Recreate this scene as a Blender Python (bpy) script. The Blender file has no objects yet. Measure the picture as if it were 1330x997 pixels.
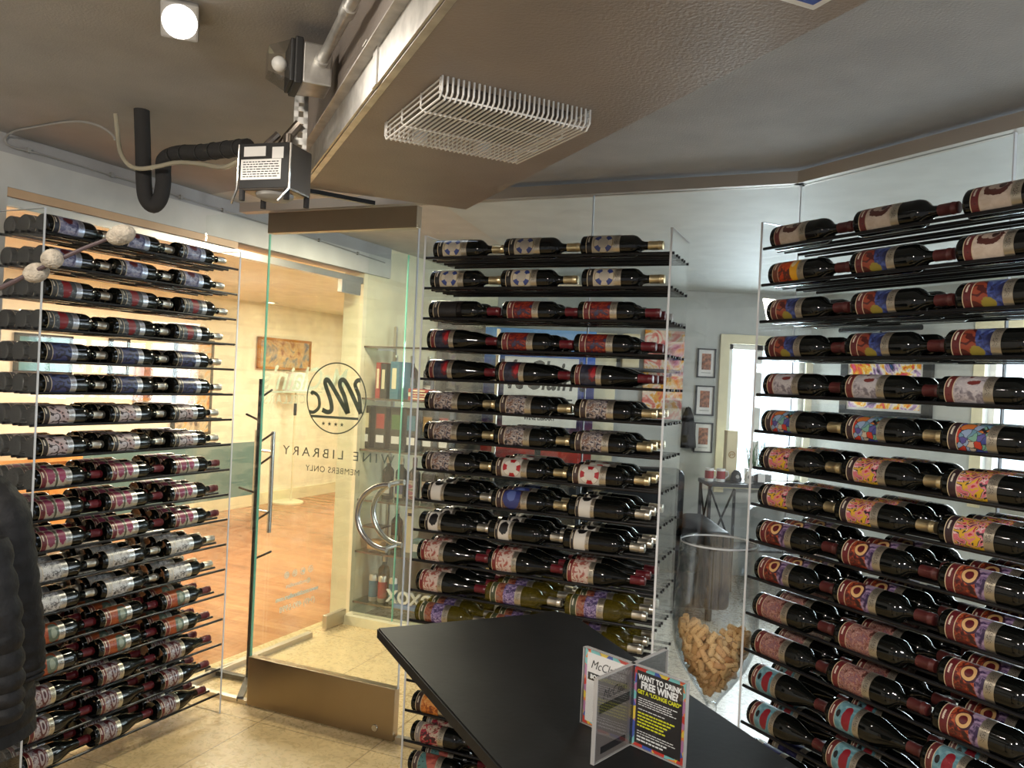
import bpy, bmesh, math, random
from mathutils import Vector, Matrix
random.seed(7)
C = bpy.context.scene.collection
PI = math.pi
# ---------------------------------------------------------------- camera model
F_PX, PITCH, ROLL, EYE = 1037.368, -0.0031, 0.0465, 1.652
def cam_axes():
    cp, sp = math.cos(PITCH), math.sin(PITCH)
    f = Vector((0, cp, sp)); u = Vector((0, -sp, cp)); r = Vector((1, 0, 0))
    c, s = math.cos(ROLL), math.sin(ROLL)
    return c*r + s*u, -s*r + c*u, f
AX_R, AX_U, AX_F = cam_axes()
EYEV = Vector((0, 0, EYE))
def ray(x, y):
    return AX_R*((x-665)/F_PX) - AX_U*((y-498.5)/F_PX) + AX_F
def at_z(x, y, z):
    d = ray(x, y); return EYEV + d*((z-EYE)/d.z)
def at_y(x, y, depth):
    d = ray(x, y); return EYEV + d*(depth/d.y)
# ---------------------------------------------------------------- the three rack frames: s runs along the rack, d goes back from its face
RACKS = {'L': (-1.7604, 2.953, 1.1266), 'M': (-0.3539, 3.173, -0.4042), 'R': (0.8162, 2.6227, -1.0791)}
RACK_W, ROW, TOP_RAIL = 0.9638, 0.12, EYE + 0.4745
def P(r, s, d, z=0.0):
    x, y, a = RACKS[r]
    return Vector((x + s*math.cos(a) - d*math.sin(a), y + s*math.sin(a) + d*math.cos(a), z))
def on_plane(r, d, px, py):
    x, y, a = RACKS[r]
    n = Vector((-math.sin(a), math.cos(a), 0)); q = P(r, 0, d); dr = ray(px, py)
    t = n.dot(q - Vector((0, 0, 0))) / n.dot(dr)
    return EYEV + dr*t
def s_of(r, p):
    x, y, a = RACKS[r]
    return (p.x-x)*math.cos(a) + (p.y-y)*math.sin(a)
def d_of(r, p):
    x, y, a = RACKS[r]
    return -(p.x-x)*math.sin(a) + (p.y-y)*math.cos(a)
def meet(r1, d1, r2, d2):
    a1, a2 = RACKS[r1][2], RACKS[r2][2]
    p, q = P(r1, 0, d1), P(r2, 0, d2)
    u = (math.cos(a1), math.sin(a1)); v = (math.cos(a2), math.sin(a2))
    det = -u[0]*v[1] + u[1]*v[0]
    t = (-(q.x-p.x)*v[1] + (q.y-p.y)*v[0]) / det
    return Vector((p.x + t*u[0], p.y + t*u[1], 0))
# ---------------------------------------------------------------- mesh builder
class MB:
    def __init__(self): self.b = bmesh.new(); self.uv = None; self.mi = 0
    def face(self, vs):
        try:
            f = self.b.faces.new(vs); f.material_index = self.mi; return f
        except ValueError: return None
    def box(self, c, size, rz=0.0, rot=None):
        m = Matrix.Translation(Vector(c)) @ (rot.to_4x4() if rot else Matrix.Rotation(rz, 4, 'Z'))
        hx, hy, hz = size[0]/2, size[1]/2, size[2]/2
        v = [self.b.verts.new(m @ Vector((x, y, z))) for x in (-hx, hx) for y in (-hy, hy) for z in (-hz, hz)]
        for q in ((0,1,3,2), (4,6,7,5), (0,4,5,1), (2,3,7,6), (0,2,6,4), (1,5,7,3)): self.face([v[i] for i in q])
        return self
    def bbox(self, c, size, bev=0.004, rz=0.0, rot=None, seg=2):
        t = bmesh.new(); bmesh.ops.create_cube(t, size=1.0)
        bmesh.ops.scale(t, vec=Vector(size), verts=t.verts)
        if bev > 0: bmesh.ops.bevel(t, geom=list(t.edges), offset=min(bev, min(size)*0.45), segments=seg, affect='EDGES', profile=0.6)
        m = Matrix.Translation(Vector(c)) @ (rot.to_4x4() if rot else Matrix.Rotation(rz, 4, 'Z'))
        return self.merge(t, m)
    def merge(self, t, m=None):
        mp = {}
        for v in t.verts: mp[v] = self.b.verts.new(m @ v.co if m else v.co)
        for f in t.faces: self.face([mp[v] for v in f.verts])
        t.free(); return self
    def prism(self, pts, z0, z1):           # polygon in xy extruded in z
        n = len(pts)
        lo = [self.b.verts.new((p[0], p[1], z0)) for p in pts]; hi = [self.b.verts.new((p[0], p[1], z1)) for p in pts]
        self.face(lo[::-1]); self.face(hi)
        for i in range(n): self.face([lo[i], lo[(i+1) % n], hi[(i+1) % n], hi[i]])
        return self
    def slab(self, pts, off):               # any planar 3d polygon pushed along a vector
        n = len(pts); off = Vector(off)
        lo = [self.b.verts.new(Vector(p)) for p in pts]; hi = [self.b.verts.new(Vector(p)+off) for p in pts]
        self.face(lo[::-1]); self.face(hi)
        for i in range(n): self.face([lo[i], lo[(i+1) % n], hi[(i+1) % n], hi[i]])
        return self
    def tube(self, pts, r, n=10, caps=True):
        pts = [Vector(p) for p in pts]; rs = r if isinstance(r, (list, tuple)) else [r]*len(pts)
        rings = []; up = None
        for i, p in enumerate(pts):
            t = (pts[min(i+1, len(pts)-1)] - pts[max(i-1, 0)]).normalized()
            if up is None: up = Vector((0, 0, 1)) if abs(t.z) < 0.9 else Vector((1, 0, 0))
            a = t.cross(up)
            if a.length < 1e-6: up = Vector((0, 1, 0)); a = t.cross(up)
            a.normalize(); b = t.cross(a).normalized(); up = -b if b.dot(up) < 0 else b
            rings.append([self.b.verts.new(p + a*math.cos(2*PI*k/n)*rs[i] + b*math.sin(2*PI*k/n)*rs[i]) for k in range(n)])
        for A, B in zip(rings, rings[1:]):
            for k in range(n): self.face([A[k], A[(k+1) % n], B[(k+1) % n], B[k]])
        if caps: self.face(rings[0][::-1]); self.face(rings[-1])
        return self
    def lathe(self, prof, n=24, m=None, caps=False):   # prof: (radius, height) about local z, m places it
        m = m or Matrix(); rings = []
        for r, h in prof:
            if r < 1e-5: rings.append([self.b.verts.new(m @ Vector((0, 0, h)))])
            else: rings.append([self.b.verts.new(m @ Vector((r*math.cos(2*PI*k/n), r*math.sin(2*PI*k/n), h))) for k in range(n)])
        for A, B in zip(rings, rings[1:]):
            for k in range(n):
                k2 = (k+1) % n
                if len(A) == 1 and len(B) == 1: continue
                if len(A) == 1: self.face([A[0], B[k2], B[k]])
                elif len(B) == 1: self.face([A[k], A[k2], B[0]])
                else: self.face([A[k], A[k2], B[k2], B[k]])
        return self
    def ball(self, c, r, sx=1, sy=1, sz=1, n=16, rot=None):
        t = bmesh.new(); bmesh.ops.create_uvsphere(t, u_segments=n, v_segments=max(6, n//2), radius=r)
        bmesh.ops.scale(t, vec=Vector((sx, sy, sz)), verts=t.verts)
        m = Matrix.Translation(Vector(c))
        if rot: m = m @ rot.to_4x4()
        return self.merge(t, m)
    def build(self, name, mats, parent=None, smooth=False, loc=None, rz=0.0, sharp=0.6):
        bmesh.ops.recalc_face_normals(self.b, faces=self.b.faces)
        me = bpy.data.meshes.new(name); self.b.to_mesh(me); self.b.free()
        for x in (mats if isinstance(mats, (list, tuple)) else [mats]): me.materials.append(x)
        if smooth:
            for p in me.polygons: p.use_smooth = True
            try: me.set_sharp_from_angle(angle=sharp)
            except Exception: pass
        o = bpy.data.objects.new(name, me); C.objects.link(o)
        if parent: o.parent = parent
        if loc is not None: o.location = loc
        o.rotation_euler.z = rz
        return o
def tag(o, label=None, cat=None, group=None, kind=None):
    if label: o['label'] = label
    if cat: o['category'] = cat
    if group: o['group'] = group
    if kind: o['kind'] = kind
    return o
def thing(name, label, cat, loc=(0, 0, 0), rz=0.0, group=None, rot=None):
    o = bpy.data.objects.new(name, None); C.objects.link(o); o.empty_display_size = 0.05
    o.location = loc
    if rot is not None: o.rotation_euler = rot.to_euler()
    else: o.rotation_euler.z = rz
    return tag(o, label, cat, group)
def struct(o): o['kind'] = 'structure'; return o
def dup(o, parent=None):
    c = o.copy(); C.objects.link(c)
    if parent: c.parent = parent
    for ch in list(o.children): dup(ch, c)
    return c
def text_mesh(body, size, depth=0.0, mirror=False, shear=0.0, align='CENTER', bold=0.0, space=1.0, xscale=1.0):
    cu = bpy.data.curves.new('lettering', 'FONT'); cu.body = body; cu.size = size; cu.extrude = depth; cu.shear = shear
    cu.align_x = align; cu.align_y = 'CENTER'; cu.offset = bold; cu.space_character = space; cu.resolution_u = 3
    o = bpy.data.objects.new('lettering', cu); C.objects.link(o)
    dg = bpy.context.evaluated_depsgraph_get(); dg.update()
    me = bpy.data.meshes.new_from_object(o.evaluated_get(dg))
    bpy.data.objects.remove(o)
    s = (-1 if mirror else 1)*xscale
    for v in me.vertices: v.co.x *= s
    if mirror: me.flip_normals()
    return me
def text_obj(name, body, size, mat, parent, loc, rot, **k):
    me = text_mesh(body, size, **k); me.name = name; me.materials.clear(); me.materials.append(mat)
    o = bpy.data.objects.new(name, me); C.objects.link(o); o.parent = parent; o.location = loc; o.rotation_euler = rot
    return o
def ribbon(mb, pts, w, z0=0.0, z1=0.001):   # a flat stroke in the xy plane with round-ish ends
    pts = [Vector((p[0], p[1])) for p in pts]; L = []; R = []
    ws = w if isinstance(w, (list, tuple)) else [w]*len(pts)
    for i, p in enumerate(pts):
        t = (pts[min(i+1, len(pts)-1)] - pts[max(i-1, 0)]).normalized(); n = Vector((-t.y, t.x))
        L.append(p + n*ws[i]/2); R.append(p - n*ws[i]/2)
    for i in range(len(pts)-1):
        q = [L[i], L[i+1], R[i+1], R[i]]
        lo = [mb.b.verts.new((v.x, v.y, z0)) for v in q]; hi = [mb.b.verts.new((v.x, v.y, z1)) for v in q]
        mb.face(lo[::-1]); mb.face(hi)
        for k in range(4): mb.face([lo[k], lo[(k+1) % 4], hi[(k+1) % 4], hi[k]])
def spline(ctrl, n=8):                       # Catmull-Rom through control points
    c = [Vector(p) for p in ctrl]; c = [c[0]*2-c[1]] + c + [c[-1]*2-c[-2]]; out = []
    for i in range(1, len(c)-2):
        for k in range(n):
            t = k/n; a, b, d, e = c[i-1], c[i], c[i+1], c[i+2]
            out.append(0.5*((2*b) + (d-a)*t + (2*a-5*b+4*d-e)*t*t + (3*b-a-3*d+e)*t*t*t))
    out.append(c[-2]); return out
# ---------------------------------------------------------------- materials
def srgb(r, g, b):
    f = lambda v: (v/255/12.92) if v/255 <= 0.04045 else ((v/255+0.055)/1.055)**2.4
    return (f(r), f(g), f(b), 1.0)
class NT:
    def __init__(self, name):
        self.m = bpy.data.materials.new(name); self.m.use_nodes = True
        self.t = self.m.node_tree; self.t.nodes.clear()
        self.out = self.t.nodes.new('ShaderNodeOutputMaterial')
    def n(self, typ, **k):
        nd = self.t.nodes.new(typ)
        for a, b in k.items(): setattr(nd, a, b)
        return nd
    def put(self, sock, v):
        if isinstance(v, bpy.types.NodeSocket): self.t.links.new(v, sock)
        elif v is not None: sock.default_value = v
    def math(self, op, a, b=None, c=None, clamp=False):
        nd = self.n('ShaderNodeMath', operation=op, use_clamp=clamp)
        self.put(nd.inputs[0], a)
        if b is not None: self.put(nd.inputs[1], b)
        if c is not None: self.put(nd.inputs[2], c)
        return nd.outputs[0]
    def mix(self, fac, a, b):
        nd = self.n('ShaderNodeMix', data_type='RGBA'); self.put(nd.inputs[0], fac); self.put(nd.inputs[6], a); self.put(nd.inputs[7], b)
        return nd.outputs[2]
    def ramp(self, fac, stops, const=False):
        nd = self.n('ShaderNodeValToRGB'); cr = nd.color_ramp
        if const: cr.interpolation = 'CONSTANT'
        while len(cr.elements) < len(stops): cr.elements.new(0.5)
        for e, (p, c) in zip(cr.elements, stops): e.position = p; e.color = c
        self.put(nd.inputs[0], fac); return nd.outputs[0]
    def uv(self):
        nd = self.n('ShaderNodeUVMap'); sp = self.n('ShaderNodeSeparateXYZ'); self.t.links.new(nd.outputs[0], sp.inputs[0])
        return sp.outputs[0], sp.outputs[1], nd.outputs[0]
    def obj(self, scale=1.0):
        tc = self.n('ShaderNodeTexCoord'); mp = self.n('ShaderNodeMapping'); mp.inputs['Scale'].default_value = (scale,)*3 if not isinstance(scale, tuple) else scale
        self.t.links.new(tc.outputs['Object'], mp.inputs[0]); return mp.outputs[0]
    def noise(self, vec, scale, detail=3, rough=0.5, dist=0.0):
        nd = self.n('ShaderNodeTexNoise'); self.put(nd.inputs['Vector'], vec); nd.inputs['Scale'].default_value = scale
        nd.inputs['Detail'].default_value = detail; nd.inputs['Roughness'].default_value = rough; nd.inputs['Distortion'].default_value = dist
        return nd.outputs[0], nd.outputs[1]
    def voro(self, vec, scale, feature='F1'):
        nd = self.n('ShaderNodeTexVoronoi', feature=feature); self.put(nd.inputs['Vector'], vec); nd.inputs['Scale'].default_value = scale
        return nd
    def bsdf(self, color, rough=0.5, metal=0.0, spec=0.5, normal=None, **k):
        p = self.n('ShaderNodeBsdfPrincipled'); self.put(p.inputs['Base Color'], color); self.put(p.inputs['Roughness'], rough)
        self.put(p.inputs['Metallic'], metal); p.inputs['Specular IOR Level'].default_value = spec
        if normal is not None: self.put(p.inputs['Normal'], normal)
        for a, b in k.items(): self.put(p.inputs[a], b)
        return p.outputs[0]
    def bump(self, h, strength=0.2, dist=0.01):
        nd = self.n('ShaderNodeBump'); nd.inputs['Strength'].default_value = strength; nd.inputs['Distance'].default_value = dist
        self.put(nd.inputs['Height'], h); return nd.outputs[0]
    def done(self, sh): self.t.links.new(sh, self.out.inputs[0]); return self.m
def plain(name, col, rough=0.5, metal=0.0, spec=0.5, vary=0.06, scale=6.0, bump=0.0, bscale=80.0, **k):
    t = NT(name); v = t.obj(); f, _ = t.noise(v, scale, 4)
    lo = tuple(c*(1-vary) for c in col[:3]) + (1,); hi = tuple(min(1, c*(1+vary)) for c in col[:3]) + (1,)
    c = t.ramp(f, [(0.35, lo), (0.65, hi)])
    nm = None
    if bump: h, _ = t.noise(v, bscale, 2); nm = t.bump(h, bump, 0.004)
    return t.done(t.bsdf(c, rough, metal, spec, nm, **k))
def thin_glass(name, tint=(0.97, 0.985, 0.975), refl=0.045, rough=0.0, rimc=None):
    t = NT(name); lw = t.n('ShaderNodeLayerWeight'); lw.inputs['Blend'].default_value = 0.5
    f5 = t.math('POWER', lw.outputs['Facing'], 5.0)
    fac = t.math('MULTIPLY_ADD', f5, 0.75, refl, clamp=True)
    tr = t.n('ShaderNodeBsdfTransparent'); tr.inputs[0].default_value = (*tint, 1)
    if rimc: t.put(tr.inputs[0], t.ramp(lw.outputs['Facing'], [(0.3, (*tint, 1)), (0.92, (*rimc, 1))]))
    gl = t.n('ShaderNodeBsdfGlossy'); gl.inputs['Color'].default_value = (1, 1, 1, 1); gl.inputs['Roughness'].default_value = rough
    mx = t.n('ShaderNodeMixShader'); t.put(mx.inputs[0], fac); t.t.links.new(tr.outputs[0], mx.inputs[1]); t.t.links.new(gl.outputs[0], mx.inputs[2])
    return t.done(mx.outputs[0])
def emit(name, col, strength):
    t = NT(name); e = t.n('ShaderNodeEmission'); e.inputs[0].default_value = (*col, 1); e.inputs[1].default_value = strength
    return t.done(e.outputs[0])
M = {}
M['ceiling'] = plain('ceiling_paint', srgb(162, 160, 159), 0.75, bump=0.25, bscale=160)
M['soffit'] = plain('soffit_paint', srgb(150, 139, 130), 0.5, bump=0.35, bscale=140)
M['white_wall'] = plain('white_wall_paint', srgb(192, 190, 184), 0.6)
M['cool_wall'] = plain('cool_white_paint', srgb(190, 192, 188), 0.6)
M['cream_wall'] = plain('cream_wall_paint', srgb(242, 233, 210), 0.5)
M['cream_panel'] = plain('cream_panel', srgb(232, 222, 188), 0.5)
M['steel'] = plain('brushed_steel', srgb(196, 188, 176), 0.34, 1.0, scale=3)
M['header'] = plain('satin_aluminium', srgb(186, 178, 168), 0.5, 0.6, scale=3)
M['sign_edge'] = plain('sign_edge_acrylic', srgb(150, 148, 146), 0.2)
M['sheet_grey'] = plain('backlit_shade_print', srgb(104, 97, 93), 0.5, vary=0.1)  # grey carries the shade of a sheet seen against the light
M['ceil_lightened'] = plain('lightened_ceiling_paint', srgb(196, 190, 182), 0.75)  # ceiling paint lightened in place of light that does not reach it
M['dark_steel'] = plain('dark_steel', srgb(120, 112, 104), 0.35, 1.0)
M['galv'] = plain('galvanised_steel', srgb(205, 203, 198), 0.38, 0.85, vary=0.15, scale=25)
M['chrome'] = plain('chrome', srgb(196, 192, 186), 0.22, 1.0)
M['black_metal'] = plain('black_metal', (0.012, 0.012, 0.013, 1), 0.3, 0.0)
M['rail'] = plain('satin_black_rail', (0.006, 0.006, 0.007, 1), 0.36, spec=0.3)
M['glass'] = thin_glass('partition_glass')
M['door_glass'] = thin_glass('door_glass', (0.955, 0.985, 0.965))
M['acrylic'] = thin_glass('clear_acrylic', (0.975, 0.98, 0.98), 0.05)
M['bowl_glass'] = thin_glass('wine_glass_bowl', (0.975, 0.98, 0.98), 0.055, 0.0, (0.60, 0.63, 0.65))
M['green_edge'] = plain('green_glass_edge', srgb(120, 190, 165), 0.12)
M['acrylic_edge'] = plain('polished_acrylic_edge', srgb(208, 211, 215), 0.15)  # pale colour stands for light gathered in the clear edge
M['rubber'] = plain('black_foam_insulation', (0.022, 0.021, 0.021, 1), 0.85, bump=0.3)
M['clear_tube'] = plain('clear_vinyl_tube', srgb(205, 198, 175), 0.15, **{'Transmission Weight': 0.45})
M['white_plastic'] = plain('white_plastic', srgb(232, 230, 226), 0.4)
M['grey_plastic'] = plain('grey_plastic', srgb(150, 148, 144), 0.5)
M['black_plastic'] = plain('black_plastic', (0.02, 0.02, 0.02, 1), 0.45)
M['table'] = plain('black_laminate', (0.005, 0.005, 0.005, 1), 0.5, spec=0.22, vary=0.25, scale=20, bump=0.05)
M['leather'] = plain('black_leather', (0.006, 0.007, 0.009, 1), 0.4, spec=0.25, bump=0.3)
M['chair_black'] = plain('black_moulded_plastic', (0.03, 0.032, 0.03, 1), 0.4)
M['puffer'] = plain('black_puffer_nylon', (0.007, 0.007, 0.008, 1), 0.62, spec=0.3, vary=0.4, scale=30, bump=0.9, bscale=45)
M['door_steel'] = plain('door_rail_steel', srgb(158, 142, 120), 0.3, 1.0, scale=3)
def cork_mat():
    t = NT('natural_cork'); oi = t.n('ShaderNodeObjectInfo'); f, _ = t.noise(t.obj(), 160.0, 3)
    c = t.ramp(oi.outputs['Random'], [(0.0, srgb(176, 132, 84)), (0.35, srgb(206, 166, 114)), (0.7, srgb(222, 188, 138)), (1.0, srgb(196, 140, 92))])
    c = t.mix(t.math('GREATER_THAN', f, 0.62), c, srgb(140, 98, 60))
    return t.done(t.bsdf(c, 0.8, 0, 0.3))
M['cork'] = cork_mat()
M['willow'] = plain('willow_bark', srgb(62, 48, 50), 0.6)
M['catkin'] = plain('grey_catkin_fur', srgb(150, 141, 126), 0.95, vary=0.25, scale=120, bump=0.6, bscale=400)
M['foil_silver'] = plain('silver_foil', srgb(205, 198, 184), 0.3, 0.9)
M['foil_gold'] = plain('champagne_foil', srgb(208, 190, 150), 0.3, 0.9)
M['foil_red'] = plain('burgundy_foil', srgb(88, 22, 30), 0.32)
M['foil_brown'] = plain('oxblood_foil', srgb(74, 31, 30), 0.4)
M['leaf'] = plain('green_leaf', srgb(70, 105, 55), 0.5)
M['wood_trim'] = plain('tan_trim', srgb(196, 160, 122), 0.5)
M['paper'] = plain('white_paper', srgb(225, 222, 220), 0.6)
M['ink'] = plain('black_ink', (0.01, 0.01, 0.011, 1), 0.5)
M['white_ink'] = plain('white_ink', srgb(240, 240, 238), 0.5)
M['yellow_ink'] = plain('yellow_ink', srgb(226, 226, 40), 0.5)
M['etch'] = plain('grey_vinyl', srgb(112, 116, 100), 0.7)
M['etch_white'] = plain('white_vinyl', srgb(226, 232, 236), 0.6)
M['etch_faint'] = plain('faint_white_vinyl', srgb(214, 208, 180), 0.7)
M['teal'] = plain('teal_paint', srgb(96, 128, 128), 0.5)
M['sheet_dark'] = plain('dark_print', srgb(42, 38, 37), 0.5, vary=0.15)
M['gold_print'] = plain('gold_print', srgb(150, 110, 40), 0.4)
def bottle_glass():
    t = NT('dark_bottle_glass')
    return t.done(t.bsdf((0.0025, 0.003, 0.0025, 1), 0.07, 0.0, 0.42))
M['bottle'] = bottle_glass()
def white_wine():
    t = NT('golden_wine_glass'); tr = t.n('ShaderNodeBsdfTransparent'); tr.inputs[0].default_value = (0.78, 0.70, 0.22, 1)
    p = t.bsdf((0.075, 0.058, 0.006, 1), 0.07, 0, 0.55)
    mx = t.n('ShaderNodeMixShader'); mx.inputs[0].default_value = 0.68; t.t.links.new(tr.outputs[0], mx.inputs[1]); t.t.links.new(p, mx.inputs[2])
    return t.done(mx.outputs[0])
M['white_wine'] = white_wine()
def tile_mat(name, base, grout, size, rot, vary=0.12, rough=0.18):
    t = NT(name); tc = t.n('ShaderNodeTexCoord'); mp = t.n('ShaderNodeMapping'); mp.inputs['Rotation'].default_value = (0, 0, rot)
    t.t.links.new(tc.outputs['Object'], mp.inputs[0])
    br = t.n('ShaderNodeTexBrick'); t.t.links.new(mp.outputs[0], br.inputs['Vector']); br.offset = 0.0
    br.inputs['Scale'].default_value = 1.0; br.inputs['Brick Width'].default_value = size; br.inputs['Row Height'].default_value = size
    br.inputs['Mortar Size'].default_value = 0.0035; br.inputs['Color1'].default_value = (0, 0, 0, 1); br.inputs['Color2'].default_value = (0, 0, 0, 1); br.inputs['Mortar'].default_value = (1, 1, 1, 1)
    f, _ = t.noise(mp.outputs[0], 5.0, 8, 0.62, 1.4)
    g, _ = t.noise(mp.outputs[0], 22.0, 6, 0.6, 2.0)
    s = t.math('MULTIPLY_ADD', g, 0.45, t.math('MULTIPLY', f, 0.6))
    lo = tuple(c*(1-vary*1.7) for c in base[:3])+(1,); hi = tuple(min(1, c*(1+vary)) for c in base[:3])+(1,)
    c = t.ramp(s, [(0.36, lo), (0.5, base), (0.66, hi)])
    c = t.mix(br.outputs['Color'], c, grout)
    rr = t.math('MULTIPLY_ADD', g, 0.2, rough)
    return t.done(t.bsdf(c, rr, 0, 0.5))
def wood_mat(name, cols, rot, width=0.09, rough=0.18, length=1.1):
    t = NT(name); tc = t.n('ShaderNodeTexCoord'); mp = t.n('ShaderNodeMapping'); mp.inputs['Rotation'].default_value = (0, 0, rot)
    t.t.links.new(tc.outputs['Object'], mp.inputs[0])
    br = t.n('ShaderNodeTexBrick'); t.t.links.new(mp.outputs[0], br.inputs['Vector']); br.offset = 0.37
    br.inputs['Scale'].default_value = 1.0; br.inputs['Brick Width'].default_value = length; br.inputs['Row Height'].default_value = width
    br.inputs['Mortar Size'].default_value = 0.0012; br.inputs['Color1'].default_value = (0.15, 0.15, 0.15, 1); br.inputs['Color2'].default_value = (0.85, 0.85, 0.85, 1)
    br.inputs['Mortar'].default_value = (0, 0, 0, 1)
    m2 = t.n('ShaderNodeMapping'); m2.inputs['Scale'].default_value = (2.0, 22.0, 1.0); t.t.links.new(mp.outputs[0], m2.inputs[0])
    f, _ = t.noise(m2.outputs[0], 2.0, 5, 0.6, 0.6)
    s = t.math('ADD', t.math('MULTIPLY', f, 0.7), t.math('MULTIPLY', br.outputs['Color'], 0.3))
    c = t.ramp(s, [(0.25, cols[0]), (0.5, cols[1]), (0.75, cols[2])])
    return t.done(t.bsdf(c, rough, 0, 0.5))
AL = RACKS['L'][2]; AM = RACKS['M'][2]
M['tile'] = tile_mat('travertine_tile', srgb(206, 180, 134), srgb(150, 126, 90), 0.61, -0.40+0.785)
M['cool_tile'] = tile_mat('pale_stone_tile', srgb(176, 172, 164), srgb(140, 138, 132), 0.61, 0.2)
M['wood_floor'] = wood_mat('glossy_wood_floor', (srgb(142, 88, 54), srgb(178, 118, 78), srgb(200, 146, 104)), -AM, rough=0.16)
M['wood'] = wood_mat('oak_board', (srgb(130, 84, 40), srgb(180, 124, 64), srgb(206, 156, 96)), 0, 0.2)
# ---------------------------------------------------------------- wine labels: u runs from the bottle's base to its shoulder, v from below to above
def label_mat(name, art, band=srgb(88, 26, 30), foil=srgb(200, 190, 172), narrow=False):
    t = NT('label_'+name); u, v, vec = t.uv()
    a = t.math('MULTIPLY', t.math('SUBTRACT', u, 0.20), 1/0.60)          # 0..1 across the picture
    t.a, t.v, t.vec = a, v, vec
    col = art(t)
    def span(x, lo, hi): return t.math('MULTIPLY', t.math('GREATER_THAN', x, lo), t.math('LESS_THAN', x, hi))
    t_band = t.math('LESS_THAN', u, 0.18)
    n, _ = t.noise(vec, 14.0, 2)
    bandc = t.mix(t.math('GREATER_THAN', n, 0.62), band, tuple(c*0.45 for c in band[:3])+(1,))
    dash = t.math('MULTIPLY', span(u, 0.06, 0.10), span(v, 0.42, 0.66))
    m, _ = t.noise(vec, 60.0, 1)
    dash = t.math('MULTIPLY', dash, t.math('GREATER_THAN', m, 0.42))
    bandc = t.mix(dash, bandc, srgb(235, 225, 205))
    col = t.mix(t_band, col, bandc)
    line = t.math('ADD', span(u, 0.0, 0.018), span(u, 0.178, 0.196), clamp=True)
    col = t.mix(line, col, srgb(220, 200, 165))
    t_foil = t.math('GREATER_THAN', u, 0.80)
    k, _ = t.noise(vec, 45.0, 2)
    script = t.math('MULTIPLY', t.math('MULTIPLY', span(u, 0.84, 0.95), span(v, 0.25, 0.8)), t.math('GREATER_THAN', k, 0.55))
    foilc = t.mix(script, foil, srgb(70, 60, 55))
    col = t.mix(t_foil, col, foilc)
    col = t.mix(0.26, col, (0.012, 0.010, 0.010, 1))        # whole label print darkened evenly
    metal = t.math('MULTIPLY', t_foil, t.math('SUBTRACT', 1.0, script))
    return t.done(t.bsdf(col, t.math('MULTIPLY_ADD', t_foil, -0.08, 0.36), t.math('MULTIPLY', metal, 0.8), 0.5))
def ell(t, ca, cv, ra, rv):      # squared ellipse distance, <1 inside
    x = t.math('DIVIDE', t.math('SUBTRACT', t.a, ca), ra); y = t.math('DIVIDE', t.math('SUBTRACT', t.v, cv), rv)
    return t.math('ADD', t.math('MULTIPLY', x, x), t.math('MULTIPLY', y, y))
def inside(t, e, lim=1.0): return t.math('LESS_THAN', e, lim)
def warp(t, amt=0.25, scale=5.0):
    _, c = t.noise(t.vec, scale, 2)
    nd = t.n('ShaderNodeVectorMath', operation='MULTIPLY_ADD'); t.put(nd.inputs[0], c); nd.inputs[1].default_value = (amt,)*3; t.put(nd.inputs[2], t.vec)
    return nd.outputs[0]
def art_ring(seg, bg, centre, outline, ph):
    def f(t):
        x = t.math('SUBTRACT', t.a, 0.52); y = t.math('MULTIPLY', t.math('SUBTRACT', t.v, 0.40), 1.3)
        r = t.math('SQRT', t.math('ADD', t.math('MULTIPLY', x, x), t.math('MULTIPLY', y, y)))
        ang = t.math('ARCTAN2', y, x); s = t.math('COSINE', t.math('MULTIPLY_ADD', ang, 4.0, ph))
        ring = t.math('MULTIPLY', t.math('GREATER_THAN', r, 0.25), t.math('LESS_THAN', r, 0.47))
        col = t.mix(t.math('LESS_THAN', r, 0.50), bg, tuple(min(1, c*1.25) for c in bg[:3])+(1,))
        edge = t.math('LESS_THAN', t.math('ABSOLUTE', t.math('SUBTRACT', r, 0.47)), 0.016)
        col = t.mix(edge, col, outline)
        col = t.mix(t.math('MULTIPLY', ring, t.math('GREATER_THAN', s, 0.05)), col, seg)
        col = t.mix(t.math('LESS_THAN', r, 0.26), col, centre)
        return col
    return f
def art_noise(stops, scale=4.0, amt=0.3, ws=4.0, detail=4, const=False, dist=1.0):
    def f(t):
        n, _ = t.noise(warp(t, amt, ws), scale, detail, 0.6, dist)
        return t.ramp(n, stops, const)
    return f
def art_blobs(base, blobs):      # base: art; blobs: (ca, cv, ra, rv, colour, raggedness)
    def f(t):
        col = base(t)
        n, _ = t.noise(t.vec, 9.0, 4, 0.6)
        for ca, cv, ra, rv, c, rag in blobs:
            e = t.math('MULTIPLY_ADD', t.math('SUBTRACT', n, 0.5), rag, ell(t, ca, cv, ra, rv))
            col = t.mix(inside(t, e), col, c)
        return col
    return f
def art_flat(c): return lambda t: t.mix(0.0, c, c)
def art_split(fa, fb, pos, slope=0.0):
    def f(t):
        ca, cb = fa(t), fb(t)
        return t.mix(t.math('GREATER_THAN', t.math('MULTIPLY_ADD', t.math('SUBTRACT', t.v, 0.5), slope, t.a), pos), ca, cb)
    return f
def art_cells(cols, scale=7.0, amt=0.15):
    def f(t):
        vo = t.voro(warp(t, amt, 5.0), scale); sp = t.n('ShaderNodeSeparateXYZ'); t.put(sp.inputs[0], vo.outputs['Color'])
        col = t.ramp(sp.outputs[0], [(i/len(cols), c) for i, c in enumerate(cols)], True)
        ed = t.voro(warp(t, amt, 5.0), scale, 'DISTANCE_TO_EDGE')
        return t.mix(t.math('LESS_THAN', ed.outputs['Distance'], 0.035), col, srgb(30, 26, 34))
    return f
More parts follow.
